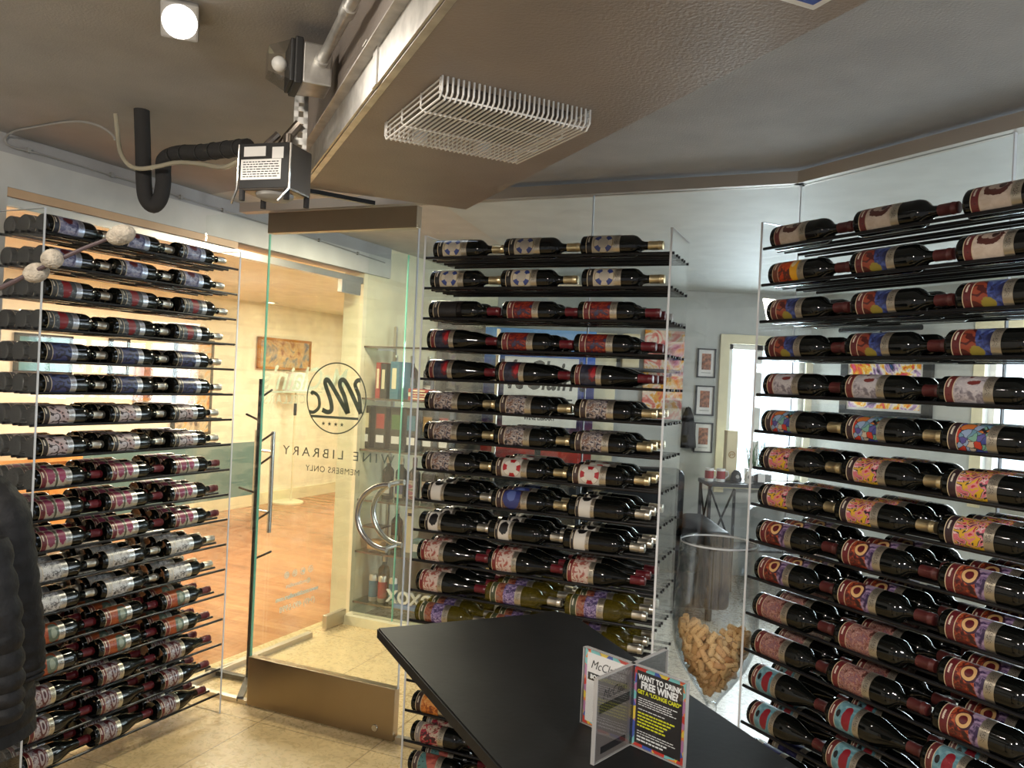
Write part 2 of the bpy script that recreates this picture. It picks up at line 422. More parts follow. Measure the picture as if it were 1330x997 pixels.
def art_curves(bg, fg, scale=3.0, amt=0.5, thr=0.12, stops=None):
    def f(t):
        n, _ = t.noise(warp(t, amt, 3.0), scale, 2, 0.4, 0.5)
        w = t.math('SINE', t.math('MULTIPLY', n, 38.0))
        base = t.ramp(n, stops or [(0.3, bg), (0.7, tuple(min(1, c*1.3) for c in bg[:3])+(1,))])
        return t.mix(t.math('GREATER_THAN', w, 1-thr*5), base, fg)
    return f
S = srgb
W_ = S(232, 226, 214); K_ = S(18, 16, 18)
LAB = {}
def lab(key, desc, art, band=S(88, 26, 30), foil=S(200, 190, 172), shape='bordeaux', cap='foil_red', wine='bottle', narrow=False):
    LAB[key] = dict(desc=desc, mat=label_mat(key, art, band, foil), shape=shape, cap=cap, wine=wine, narrow=narrow)
lab('ring_blue', 'blue lifebuoy label', art_ring(S(52, 70, 140), S(196, 186, 166), S(196, 186, 172), S(150, 128, 60), PI), K_, cap='foil_gold')
lab('back_label', 'plain dark back label', art_noise([(0.4, S(16, 14, 16)), (0.7, S(34, 30, 32))], 6), S(26, 22, 24), foil=S(22, 20, 22), cap='foil_red')
lab('swirl', 'red and navy swirl label', art_noise([(0.30, S(18, 20, 52)), (0.40, S(52, 58, 100)), (0.45, S(70, 10, 14)), (0.53, S(110, 18, 24)), (0.58, S(120, 22, 24)), (0.61, S(196, 84, 44)), (0.64, S(104, 18, 22)), (0.75, S(40, 10, 16))], 3.4, 0.7, 3.0), S(110, 30, 34))
lab('navy_rose', 'navy label with red glow', art_blobs(art_noise([(0.4, S(24, 26, 44)), (0.7, S(62, 66, 88))], 3), [(0.78, 0.44, 0.26, 0.30, S(104, 20, 30), 4.0), (0.84, 0.42, 0.14, 0.17, S(176, 32, 42), 4.0)]), S(104, 28, 30), shape='burgundy')
lab('collage', 'grey and brown collage label', art_noise([(0.32, S(36, 32, 40)), (0.42, S(112, 104, 116)), (0.48, S(196, 186, 178)), (0.55, S(120, 84, 66)), (0.66, S(176, 138, 116)), (0.76, S(60, 44, 40))], 6.0, 0.35, 5.0, 5, True), S(62, 44, 42), cap='foil_gold')
lab('ring_red', 'white label with red lifebuoy', art_ring(S(178, 28, 38), S(214, 208, 196), S(222, 216, 206), S(176, 160, 150), 0.0), S(70, 48, 42), cap='foil_gold')
lab('cow', 'white label with black silhouette', art_blobs(art_flat(S(226, 218, 208)), [(0.50, 0.52, 0.42, 0.26, K_, 1.6)]), S(40, 34, 36), cap='foil_silver', narrow=True)
lab('cow_top', 'white label blotted at its top', art_blobs(art_flat(S(226, 220, 210)), [(0.52, 0.86, 0.44, 0.22, K_, 1.4)]), S(40, 34, 36), cap='foil_silver', narrow=True)
lab('planet', 'round blue planet label', art_blobs(art_noise([(0.4, S(40, 30, 44)), (0.7, S(150, 110, 80))], 9), [(0.5, 0.50, 0.46, 0.50, S(50, 60, 124), 0.25), (0.46, 0.58, 0.24, 0.24, S(96, 114, 176), 1.4)]), S(58, 38, 40), cap='foil_gold')
lab('pink_wisp', 'pale pink label with red wisps', art_curves(S(206, 182, 168), S(168, 92, 82), 1.7, 0.8, 0.09, [(0.3, S(196, 158, 144)), (0.45, S(212, 190, 176)), (0.7, S(222, 206, 194))]), S(120, 34, 36), shape='burgundy')
lab('purple', 'orange and purple petal label', art_split(art_noise([(0.38, S(104, 44, 34)), (0.5, S(170, 98, 66)), (0.62, S(140, 116, 104))], 9, 0.2, 8, 4), art_noise([(0.35, S(64, 50, 92)), (0.46, S(130, 108, 158)), (0.56, S(190, 174, 200)), (0.66, S(104, 86, 136))], 8, 0.3, 7, 4, True), 0.38), S(70, 76, 50), cap='foil_silver', wine='white_wine')
lab('flame', 'orange flame label', art_noise([(0.35, S(120, 50, 20)), (0.5, S(220, 128, 50)), (0.65, S(240, 190, 110))], 4, 0.4), S(60, 36, 30))
lab('crimson', 'crimson and grey abstract label', art_noise([(0.34, S(60, 24, 34)), (0.45, S(176, 40, 62)), (0.53, S(206, 186, 166)), (0.64, S(130, 60, 54))], 3.5, 0.5, 3, 3, True), S(150, 140, 136))
lab('teal_tri', 'teal label with salmon triangle', art_split(art_noise([(0.4, S(90, 140, 140)), (0.6, S(40, 60, 64))], 4, 0.3, 4, 3, True), art_noise([(0.4, S(206, 110, 94)), (0.6, S(150, 60, 54))], 4, 0.2, 4, 3), 0.5, 0.7), S(80, 60, 60))
lab('blue_fig', 'pale blue label with red splash', art_blobs(art_noise([(0.35, S(60, 62, 104)), (0.5, S(150, 150, 178)), (0.65, S(206, 206, 214))], 3, 0.4), [(0.50, 0.60, 0.26, 0.16, S(92, 24, 32), 2.0)]), S(22, 24, 40), S(190, 196, 214), cap='foil_silver')
lab('red_coat', 'grey label with red patch', art_blobs(art_noise([(0.4, S(70, 76, 82)), (0.52, S(128, 134, 138)), (0.62, S(40, 40, 44))], 3, 0.3, 4, 3, True), [(0.50, 0.45, 0.24, 0.5, S(134, 22, 32), 1.0), (0.52, 0.92, 0.15, 0.3, S(90, 16, 22), 0.8)]), S(60, 64, 66), S(200, 200, 206), cap='foil_silver')
lab('navy_swirl', 'deep blue swirl label', art_curves(S(40, 44, 96), S(20, 20, 44), 1.4, 0.6, 0.11, [(0.3, S(84, 104, 140)), (0.5, S(58, 62, 112)), (0.7, S(46, 40, 88))]), S(26, 24, 40), S(200, 200, 206), cap='foil_silver')
lab('grey_face', 'grey and pink line-drawing label', art_curves(S(178, 160, 160), S(44, 26, 30), 1.6, 0.6, 0.11, [(0.32, S(196, 100, 74)), (0.44, S(186, 168, 168)), (0.7, S(206, 200, 204))]), S(40, 34, 36), S(204, 200, 198), cap='foil_silver')
lab('pink_flower', 'cream label with two magenta flowers', art_blobs(art_noise([(0.4, S(182, 172, 154)), (0.6, S(206, 198, 182))], 5), [(0.20, 0.55, 0.22, 0.40, S(140, 52, 84), 2.0), (0.80, 0.55, 0.20, 0.36, S(146, 42, 84), 2.0), (0.5, 0.5, 0.07, 0.62, S(74, 74, 52), 1.0)]), S(110, 36, 48), S(200, 196, 190))
lab('bw_tree', 'black-and-white ink drawing label', art_noise([(0.34, S(40, 40, 42)), (0.44, S(120, 118, 118)), (0.52, S(206, 204, 202)), (0.62, S(236, 234, 232)), (0.72, S(110, 108, 108))], 4.5, 0.6, 4, 4), S(196, 192, 188), S(206, 204, 200), cap='foil_silver')
lab('amber', 'orange label with grey-green diamond', art_blobs(art_noise([(0.4, S(150, 56, 24)), (0.55, S(190, 92, 44)), (0.65, S(96, 36, 20))], 4, 0.3), [(0.72, 0.42, 0.30, 0.40, S(96, 112, 98), 0.9), (0.72, 0.42, 0.15, 0.2, S(160, 170, 150), 0.9)]), S(120, 40, 34), S(204, 198, 188))
lab('ornate', 'grey ornate label with maroon oval', art_blobs(art_noise([(0.38, S(96, 40, 44)), (0.46, S(168, 158, 158)), (0.62, S(196, 188, 186))], 7, 0.3, 6, 3, True), [(0.62, 0.5, 0.24, 0.40, S(90, 24, 28), 0.4), (0.62, 0.5, 0.16, 0.28, S(176, 164, 164), 0.5), (0.62, 0.5, 0.08, 0.13, S(70, 20, 28), 0.4)]), S(104, 30, 32), S(210, 200, 176), shape='burgundy')
lab('sepia', 'cream label with sepia oval sketch', art_blobs(art_noise([(0.4, S(206, 186, 168)), (0.6, S(224, 208, 192))], 3), [(0.50, 0.60, 0.44, 0.24, S(88, 44, 36), 1.5), (0.36, 0.66, 0.16, 0.12, S(196, 176, 158), 1.6), (0.60, 0.64, 0.20, 0.13, S(180, 160, 146), 1.2), (0.66, 0.64, 0.12, 0.10, S(64, 42, 38), 0.8)]), S(112, 44, 44), cap='foil_brown')
lab('sunburst', 'orange and yellow sunburst label', art_blobs(art_noise([(0.36, S(90, 36, 24)), (0.48, S(196, 66, 24)), (0.6, S(226, 120, 30)), (0.7, S(60, 40, 40))], 4, 0.4, 4, 4, True), [(0.86, 0.55, 0.26, 0.7, S(232, 168, 34), 0.8), (0.74, 0.62, 0.12, 0.16, S(236, 214, 170), 0.5)]), S(110, 52, 30), cap='foil_brown')
lab('pyramid', 'orange triangle and blue swirl label', art_blobs(art_split(art_curves(S(140, 62, 42), S(80, 26, 24), 1.5, 0.2, 0.1), art_noise([(0.36, S(24, 28, 66)), (0.5, S(62, 78, 146)), (0.62, S(126, 146, 186)), (0.7, S(36, 40, 90))], 2.5, 0.6, 3), 0.46, 0.35), [(0.54, 0.10, 0.26, 0.16, S(150, 134, 52), 2.4)]), S(96, 32, 34), cap='foil_brown')
lab('splash', 'pale grey label with red strokes', art_blobs(art_noise([(0.36, S(120, 112, 120)), (0.5, S(186, 178, 182)), (0.65, S(206, 200, 200))], 4, 0.5, 4, 5), [(0.64, 0.56, 0.22, 0.07, S(120, 46, 42), 3.0), (0.44, 0.84, 0.07, 0.12, S(110, 44, 42), 2.0)]), S(110, 44, 42), cap='foil_brown')
lab('mosaic', 'colourful mosaic label', art_cells([S(60, 70, 140), S(196, 60, 44), S(110, 150, 170), S(206, 190, 170), S(90, 80, 150), S(120, 170, 150), S(210, 120, 60), S(150, 170, 200)], 6.0), S(58, 40, 44), cap='foil_gold')
lab('pop_face', 'pink and yellow pop-art label', art_noise([(0.28, S(40, 24, 34)), (0.37, S(214, 110, 126)), (0.43, S(236, 196, 196)), (0.46, S(44, 30, 40)), (0.49, S(222, 176, 44)), (0.54, S(226, 136, 136)), (0.58, S(190, 28, 56)), (0.61, S(48, 32, 40)), (0.66, S(222, 186, 60))], 2.6, 0.5, 2.2, 2, True), S(54, 34, 40), cap='foil_gold')
lab('portal', 'glowing orange ring and purple label', art_blobs(art_split(art_noise([(0.38, S(50, 18, 22)), (0.50, S(120, 40, 30)), (0.60, S(196, 92, 50))], 4, 0.5), art_noise([(0.38, S(50, 32, 72)), (0.48, S(150, 124, 160)), (0.62, S(196, 172, 186))], 3, 0.4), 0.66, 0.2), [(0.47, 0.58, 0.30, 0.24, S(60, 26, 50), 0.6), (0.44, 0.58, 0.25, 0.20, S(226, 180, 120), 0.2), (0.44, 0.58, 0.145, 0.115, S(96, 20, 28), 0.2)]), S(104, 30, 36), cap='foil_brown')
lab('bronze', 'rose and bronze abstract label', art_noise([(0.34, S(60, 26, 28)), (0.42, S(130, 72, 58)), (0.48, S(190, 156, 148)), (0.53, S(150, 74, 40)), (0.58, S(104, 78, 110)), (0.64, S(176, 130, 110)), (0.7, S(80, 32, 34))], 5.0, 0.7, 4.5, 5), S(112, 36, 38), cap='foil_brown')
lab('heart', 'teal label with red heart', art_blobs(art_noise([(0.4, S(84, 136, 150)), (0.6, S(140, 182, 190))], 3, 0.4), [(0.62, 0.40, 0.24, 0.30, S(140, 26, 40), 0.2), (0.64, 0.62, 0.20, 0.16, S(140, 26, 40), 0.2), (0.16, 0.5, 0.11, 0.10, K_, 0.3)]), S(104, 40, 40), shape='burgundy', cap='foil_brown')
lab('navy_plain', 'navy and silver label', art_noise([(0.4, S(24, 24, 60)), (0.6, S(60, 60, 120))], 3), S(176, 166, 140), cap='foil_silver')
# ---------------------------------------------------------------- bottle meshes: axis along +x, base at x = 0
BOT = {}
def axis_m(): return Matrix.Rotation(PI/2, 4, 'Y')
PROF = {'bordeaux': (0.0400, [(0.0, 0.006), (0.022, 0.004), (0.036, 0.0), (0.0397, 0.004), (0.0400, 0.010), (0.0400, 0.184), (0.0392, 0.193), (0.0355, 0.203), (0.028, 0.2125), (0.019, 0.2205), (0.0156, 0.229), (0.0145, 0.240), (0.0140, 0.296), (0.0, 0.296)]),
        'burgundy': (0.0430, [(0.0, 0.006), (0.024, 0.004), (0.039, 0.0), (0.0427, 0.004), (0.0430, 0.010), (0.0430, 0.135), (0.0420, 0.150), (0.0380, 0.168), (0.0315, 0.186), (0.0255, 0.204), (0.0200, 0.220), (0.0165, 0.236), (0.0148, 0.250), (0.0142, 0.296), (0.0, 0.296)])}
LAB_X = {'bordeaux': (0.022, 0.148), 'burgundy': (0.018, 0.118)}
def patch(rad, x0, x1, a0, a1, n=14):
    b = bmesh.new(); uvl = b.loops.layers.uv.new('UVMap'); g = []
    for i in range(n+1):
        th = math.radians(a0 + (a1-a0)*i/n); y, z = -rad*math.cos(th), rad*math.sin(th)
        g.append((b.verts.new((x0, y, z)), b.verts.new((x1, y, z)), i/n))
    for p, q in zip(g, g[1:]):
        f = b.faces.new((p[0], p[1], q[1], q[0]))
        for lp, uv in zip(f.loops, ((0, p[2]), (1, p[2]), (1, q[2]), (0, q[2]))): lp[uvl].uv = uv
        f.smooth = True
    me = bpy.data.meshes.new('label'); b.to_mesh(me); b.free(); return me
def shape_mesh(prof, name, n=22):
    mb = MB(); mb.lathe(prof, n, axis_m())
    bmesh.ops.recalc_face_normals(mb.b, faces=mb.b.faces); me = bpy.data.meshes.new(name); mb.b.to_mesh(me); mb.b.free()
    for p in me.polygons: p.use_smooth = True
    try: me.set_sharp_from_angle(angle=0.9)
    except Exception: pass
    return me
CAPPROF = [(0.0161, 0.246), (0.0161, 0.280), (0.0172, 0.2815), (0.0172, 0.286), (0.0160, 0.2875), (0.0160, 0.2975), (0.0140, 0.299), (0.0, 0.299)]
PROTO = {}
def proto(key):
    if key in PROTO: return PROTO[key]
    L = LAB[key]; sh = L['shape']; rad, prof = PROF[sh]
    bm_ = shape_mesh(prof, 'glass_body'); bm_.materials.append(M[L['wine']])
    cm = shape_mesh(CAPPROF, 'foil_capsule', 16); cm.materials.append(M[L['cap']])
    x0, x1 = LAB_X[sh]
    if L['narrow']: x0, x1 = 0.030, 0.100
    lm = patch(rad+0.0005, x0, x1, -46, 100); lm.materials.append(L['mat'])
    PROTO[key] = (bm_, lm, cm, rad); return PROTO[key]
# ---------------------------------------------------------------- acrylic racks with black rails
ROD_D = (0.0, 0.064, 0.097, 0.161, 0.194, 0.258)
ROD_R = 0.0054
NROW = 18
RACK_INFO = {'L': ('left', 'clear acrylic wine rack on the left, before the warm lounge window'),
             'M': ('middle', 'clear acrylic wine rack in the middle, right of the glass door'),
             'R': ('right', 'clear acrylic wine rack on the right, behind the giant glass')}
def row_z(k): return TOP_RAIL - k*ROW
def make_rack(r):
    x, y, a = RACKS[r]
    t = thing('wine_rack', RACK_INFO[r][1], 'wine rack', (x, y, 0), a, 'acrylic wine racks')
    for s in (-0.006, RACK_W+0.006):
        mb = MB(); mb.box((s, 0.130, (row_z(0)+0.083)/2), (0.0095, 0.300, row_z(0)+0.083)); p = mb.build('side_panel', M['acrylic'], t)
        mb = MB(); mb.box((s, -0.0212, (row_z(0)+0.083)/2), (0.0075, 0.0024, row_z(0)+0.083)); mb.box((s, 0.130, row_z(0)+0.0842), (0.0112, 0.300, 0.0024))
        mb.build('polished_edge', M['acrylic_edge'], p)
    me = None; left = MB(); n = 0
    for d in ROD_D:
        for k in range(NROW):
            n += 1
            if n > 98:
                left.tube([(-0.0145, d, row_z(k)), (RACK_W+0.0145, d, row_z(k))], ROD_R, 10); continue
            if me is None:
                mb = MB(); mb.tube([(-0.0145, 0, 0), (RACK_W+0.0145, 0, 0)], ROD_R, 10); o = mb.build('rail', M['rail'], t, True); me = o.data
            else:
                o = bpy.data.objects.new('rail', me); C.objects.link(o); o.parent = t
            o.location = (0, d, row_z(k))
    o = left.build('rear_lower_rails', M['rail'], t, True); o['kind'] = 'stuff'
    return t
for r in 'LMR': make_rack(r)
# rows: rack -> [(labels of the three bottles), (x of each base in the photo)]
ROWS = {
 'M': [(('ring_blue',)*3, (568.4, 659, 757.5)), (('ring_blue',)*3, (564.4, 655, 759)), (('back_label', 'swirl', 'swirl'), (561, 658, 754)),
       (('navy_rose', 'swirl', 'swirl'), (561, 649, 749)), (('navy_rose',)*3, (560, 650, 744)), (('collage',)*3, (554, 648, 750)),
       (('collage',)*3, (556, 646, 744)), (('collage', 'ring_red', 'ring_red'), (552, 643, 741)), (('cow_top', 'planet', 'cow_top'), (555, 643, 742)),
       (('cow',)*2 + ('cow_top',), (549, 639, 735)), (('pink_wisp',)*3, (544, 640, 736)), (('pink_wisp', 'purple', 'purple'), (545, 633, 738)),
       (('purple',)*3, (544, 632, 733)), (('purple',)*3, (543, 631, 732)), (('amber',)*3, (541, 630, 731)), (('flame',)*3, (540, 629, 730)), (('crimson',)*3, (539.5, 628, 729)), (('teal_tri',)*3, (532.5, 626, 727))],
 'L': [(('blue_fig',)*3, (57, 148, 226)), (('blue_fig',)*3, (53, 143, 223)), (('red_coat',)*3, (54, 144.5, 227.5)), (('red_coat',)*3, (51, 138, 220)),
       (('navy_swirl',)*3, (49, 135, 218)), (('navy_swirl',)*3, (48, 137, 219)), (('grey_face',)*3, (47, 131, 213)), (('grey_face',)*3, (45, 132, 214)),
       (('pink_flower',)*3, (43, 131, 215.5)), (('pink_flower',)*3, (42, 129, 213)), (('pink_flower',)*3, (40, 131, 214)), (('bw_tree',)*3, (38, 126, 208)),
       (('bw_tree',)*3, (37, 122, 205)), (('amber',)*3, (36, 119, 202)), (('amber',)*3, (35, 118, 200)), (('ornate',)*3, (35, 119, 202)), (('ornate',)*3, (33, 116, 199)), (('ornate',)*3, (30.5, 113, 194))],
 'R': [(('sepia',)*3, (1006, 1116, 1257.6)), (('sunburst', 'pyramid', 'sepia'), (1003, 1112, 1249)), (('pyramid',)*3, (1002.5, 1113.5, 1249)), (('pyramid',)*3, (1001, 1107, 1236)),
       (('splash',)*3, (994, 1100, 1227)), (('mosaic',)*3, (991, 1103, 1233)), (('pop_face',)*3, (992, 1104, 1234)), (('pop_face',)*3, (989.5, 1094.6, 1231)),
       (('portal',)*3, (991, 1099.5, 1233)), (('portal',)*3, (988.6, 1095, 1234)), (('bronze', 'bronze', 'portal'), (984.5, 1097, 1234)), (('bronze', 'bronze', 'portal'), (981.7, 1086.6, 1228)),
       (('heart',)*3, (979, 1095, 1214)), (('heart',)*3, (981, 1082, 1210)), (('navy_plain',)*3, (985, 1082, 1207)), (('navy_plain',)*3, (980, 1080, 1205)), (('splash',)*3, (980, 1079, 1203)), (('splash',)*3, (979, 1078, 1200))]}
ORD = ['top', 'second', 'third', 'fourth', 'fifth', 'sixth', 'seventh', 'eighth', 'ninth', 'tenth', 'eleventh', 'twelfth', 'thirteenth', 'fourteenth', 'fifteenth', 'sixteenth', 'seventeenth', 'lowest']
POS = ['left', 'centre', 'right']
LAYER = ['in front', 'second deep', 'third deep']
BOTTLES = []
def base_s(r, k):                # where the three bottles of a shelf begin along it
    out = []
    for px in ROWS[r][k][1]:
        yy = 480 + 0.0465*(px-480) + (row_z(k)+0.03-EYE)*-330
        out.append(s_of(r, on_plane(r, 0.032, px, yy)))
    out[2] = min(out[2], RACK_W-0.3025); out[1] = min(out[1], out[2]-0.3025); out[0] = max(0.012, min(out[0], out[1]-0.3025))
    out[1] = max(out[1], out[0]+0.3025); out[2] = max(out[2], out[1]+0.3025)
    return out
def bottle_place(r, k, i, dp):
    key = ROWS[r][k][0][i]
    if dp and key == 'back_label': key = 'swirl'
    bm_, lm, cm, rad = proto(key); L = LAB[key]
    zc = math.sqrt((rad+ROD_R)**2 - 0.032**2) + 0.0009
    d0 = 0.032 + dp*0.097
    s = base_s(r, k)[i]
    if dp: s = min(max(s + (0.004, -0.003)[dp-1]*(1 if k % 2 else -1), 0.012), RACK_W-0.302)
    loc = P(r, s, d0, row_z(k)+zc)
    return key, loc, RACKS[r][2]
def make_bottle(r, k, i, dp):
    key, loc, _ = bottle_place(r, k, i, dp); bm_, lm, cm, rad = proto(key); L = LAB[key]
    t = thing('wine_bottle', f"bottle with {L['desc']}, {POS[i]}, {LAYER[dp]}, {ORD[k]} shelf of {RACK_INFO[r][0]} rack", 'wine bottle', loc, RACKS[r][2], f"bottles on the {RACK_INFO[r][0]} rack")
    for nm, me in (('glass_body', bm_), ('label', lm), ('foil_capsule', cm)):
        o = bpy.data.objects.new(nm, me); C.objects.link(o); o.parent = t
    t['slot'] = f"{r}{k}_{i}_{dp}"
    BOTTLES.append(t); return t
# the 288 bottles that show largest are things of their own; the deep and hidden rest is one object
KEEP = set()
for _key, _rows in {'L0': {0: '012', 1: '012', 2: '012', 3: '012', 4: '012', 5: '012', 6: '012', 7: '012', 8: '012', 9: '012', 10: '012', 11: '012', 12: '012', 13: '012', 14: '012', 15: '012', 16: '012', 17: '012'}, 'L1': {0: '0', 1: '0', 2: '0', 3: '0', 4: '0', 5: '0', 6: '01', 7: '012', 8: '012', 9: '012', 10: '012', 11: '012', 12: '012', 13: '012', 14: '012', 15: '012', 16: '012', 17: '012'}, 'L2': {0: '0', 1: '0', 2: '0', 3: '0', 4: '0', 5: '0', 6: '0', 7: '0', 8: '012', 9: '12', 10: '12', 11: '12', 12: '1'}, 'M0': {0: '012', 1: '012', 2: '012', 3: '012', 4: '012', 5: '012', 6: '012', 7: '012', 8: '012', 9: '012', 10: '012', 11: '012', 12: '02', 15: '0', 16: '0', 17: '0'}, 'M1': {2: '2', 3: '2', 5: '2', 6: '012', 7: '012', 8: '012', 9: '012', 10: '012', 11: '012', 12: '012', 16: '0', 17: '0'}, 'M2': {6: '2', 7: '012', 8: '012', 9: '012', 10: '012', 11: '012', 12: '02'}, 'R0': {0: '012', 1: '012', 2: '012', 3: '012', 4: '012', 5: '012', 6: '012', 7: '012', 8: '012', 9: '012', 10: '012', 11: '012', 12: '012', 13: '01', 14: '0'}, 'R1': {2: '01', 3: '01', 4: '01', 5: '01', 6: '012', 7: '012', 8: '012', 9: '012', 10: '012', 11: '012', 12: '012', 13: '01', 14: '0'}, 'R2': {2: '1', 6: '01', 7: '012', 8: '012', 9: '01', 10: '01', 11: '01', 12: '1'}}.items():
    for _k, _is in _rows.items():
        for _i in _is: KEEP.add(f'{_key[0]}{_k}_{_i}_{_key[1]}')
REST = []
for r in 'LMR':
    for k in range(NROW):
        for dp in range(3):
            if r in 'MR' and k < 2 and dp: continue
            for i in range(3):
                if f"{r}{k}_{i}_{dp}" in KEEP: make_bottle(r, k, i, dp)
                else: REST.append(bottle_place(r, k, i, dp))
rb = bmesh.new(); ruv = rb.loops.layers.uv.new('UVMap'); rmats = []
for key, loc, rz in REST:
    mtx = Matrix.Translation(loc) @ Matrix.Rotation(rz, 4, 'Z')
    for me in proto(key)[:3]:
        m = me.materials[0]
        if m not in rmats: rmats.append(m)
        mi = rmats.index(m); src_uv = me.uv_layers[0].data if me.uv_layers else None
        vv = [rb.verts.new(mtx @ v.co) for v in me.vertices]
        for p in me.polygons:
            f = rb.faces.new([vv[j] for j in p.vertices]); f.material_index = mi; f.smooth = True
            if src_uv:
                for lp, li in zip(f.loops, p.loop_indices): lp[ruv].uv = src_uv[li].uv
me = bpy.data.meshes.new('deep_bottles'); rb.to_mesh(me); rb.free()
try: me.set_sharp_from_angle(angle=0.9)
except Exception: pass
for m in rmats: me.materials.append(m)
o = bpy.data.objects.new('deep_bottles', me); C.objects.link(o)
tag(o, 'mass of barely visible bottles lying deepest in the three wine racks', 'wine bottles', kind='stuff')
# ---------------------------------------------------------------- the setting
GD = 0.36                                            # the glass stands this far behind the rack faces
CORNER_MR = meet('M', GD, 'R', GD); CORNER_LM = meet('L', GD, 'M', GD); CORNER_L2 = meet('L', GD, 'M', 1.71)
Z_TRIM0, Z_TRIM1, Z_RIGHT, Z_LEFT, Z_B = 2.43, 2.475, 2.487, 2.545, 2.50
def wall_between(name, p, q, z0, z1, th, mat, parent=None, side=0.5, kind=True):
    p, q = Vector((p[0], p[1], 0)), Vector((q[0], q[1], 0)); u = (q-p).normalized(); n = Vector((-u.y, u.x, 0))
    mb = MB(); c = (p+q)/2 + n*th*(0.5-side); mb.box((c.x, c.y, (z0+z1)/2), ((q-p).length, th, z1-z0), math.atan2(u.y, u.x))
    o = mb.build(name, mat, parent)
    return struct(o) if kind and not parent else o
sR0 = s_of('R', CORNER_MR); R_END = P('R', 3.2, GD)
L_S0, L_S1 = -0.42, 3.3
SILL_L = s_of('L', CORNER_LM)
# floors
tile_pts = [P('L', -3.2, 0.5), P('L', s_of('L', CORNER_L2)+0.0, 0.5), P('M', s_of('M', CORNER_L2)+0.02, 1.71), P('M', 1.75, 1.71), CORNER_MR, R_END, Vector((3.0, -1.6, 0)), Vector((-3.2, -1.6, 0))]
mb = MB(); mb.prism([P('L', -3.6, 0.5), P('L', s_of('L', CORNER_L2), 0.5), P('M', s_of('M', CORNER_L2), 1.71), P('M', 0.2, 1.71), P('M', 0.2, GD), CORNER_MR, R_END, (3.2, -1.8, 0), (-4.6, -1.8, 0)], -0.06, 0.0)
struct(mb.build('floor', M['tile']))
mb = MB(); mb.prism([P('L', -1.6, 0.5), P('L', -1.6, 4.1), P('L', 7.15, 4.1), P('L', 7.15, 0.5)], -0.06, 0.0)
struct(mb.build('floor_lounge', M['wood_floor']))
BFAR = 7.2
mb = MB(); mb.prism([P('M', 0.2, GD), CORNER_MR, R_END, (6.2, -0.2, 0), (6.2, BFAR+0.2, 0), (-0.3, BFAR+0.2, 0), P('L', 3.35, 0.5), P('L', s_of('L', CORNER_L2), 0.5), P('M', s_of('M', CORNER_L2), 1.71), P('M', 0.2, 1.71)], -0.06, -0.0005)
struct(mb.build('floor_showroom', M['cool_tile']))
# ceilings
sLM0 = s_of('M', CORNER_LM)
mb = MB(); mb.prism([P('L', -3.6, 0.44), P('L', s_of('L', CORNER_LM), 0.44), P('M', sLM0, GD+0.03), (-0.15, 3.1, 0), (0.75, 1.2, 0), (0.75, -1.8, 0), (-4.6, -1.8, 0)], Z_LEFT, Z_LEFT+0.06)
struct(mb.build('ceiling', M['ceiling']))
mb = MB(); mb.prism([P('L', s_of('L', CORNER_LM), 0.44), P('L', 3.4, 0.44), P('M', -0.62, 2.3), P('M', -0.32, GD+0.0), P('M', sLM0, GD+0.0)], Z_LEFT+0.001, Z_LEFT+0.06); struct(mb.build('ceiling_vestibule', M['ceil_lightened']))
mb = MB(); mb.prism([P('M', -0.33, GD+0.03), CORNER_MR+Vector((0.02, 0.03, 0)), P('R', 3.2, GD+0.03), (3.2, -1.8, 0), (0.55, -1.8, 0), (0.55, 1.2, 0), (-0.22, 3.2, 0)], Z_RIGHT, Z_RIGHT+0.05)
struct(mb.build('ceiling_right', M['ceiling']))
mb = MB(); mb.prism([P('M', -0.33, GD+0.02), CORNER_MR+Vector((0.0, 0.0, 0)), P('R', 3.2, GD), (6.2, -0.2, 0), (6.2, BFAR+0.2, 0), (-1.2, BFAR+0.2, 0), P('L', 3.3, 0.3), P('M', -0.63, 2.3)], Z_B+0.04, Z_B+0.09)
struct(mb.build('ceiling_showroom', M['cool_wall']))
mb = MB(); mb.prism([P('L', -1.6, 0.42), P('L', -1.6, 4.1), P('L', 7.2, 4.1), P('L', 7.2, 0.42)], 2.46, 2.52)
struct(mb.build('ceiling_lounge', M['cream_wall']))
# the dropped soffit with its galvanised edge
ZS = 2.25
sf = [at_z(393, 243, ZS), at_z(605, 272, ZS), at_z(1096, 0, ZS)]
e_end = (sf[1]-sf[0]).normalized(); e_run = Vector((e_end.y, -e_end.x, 0))
run = 2.9; SOF_W = (sf[1]-sf[0]).length
A0 = sf[0]; A1 = sf[1]; A2 = A1 + e_run*run; A3 = A0 + e_run*run
mb = MB(); mb.prism([A0, A1, A2, A3], ZS, Z_LEFT+0.0); struct(mb.build('ceiling_soffit', M['soffit']))
mb = MB(); nl = -e_end
mb.slab([A0+nl*0.004+Vector((0, 0, 0.0)), A3+nl*0.004, A3+nl*0.004+Vector((0, 0, 0.075)), A0+nl*0.004+Vector((0, 0, 0.075))], nl*0.006)
mb.slab([A0+nl*0.004+Vector((0, 0, -0.002)), A3+nl*0.004+Vector((0, 0, -0.002)), A3-nl*0.012+Vector((0, 0, -0.002)), A0-nl*0.012+Vector((0, 0, -0.002))], (0, 0, -0.0015))
mb.slab([A0+nl*0.01+Vector((0, 0, 0.075)), A3+nl*0.01+Vector((0, 0, 0.075)), A3+nl*0.035+Vector((0, 0, 0.075)), A0+nl*0.035+Vector((0, 0, 0.075))], (0, 0, 0.003))
struct(mb.build('trim_1', M['galv']))
for i, f in enumerate((0.55, 0.95, 1.32, 1.7)):
    pass
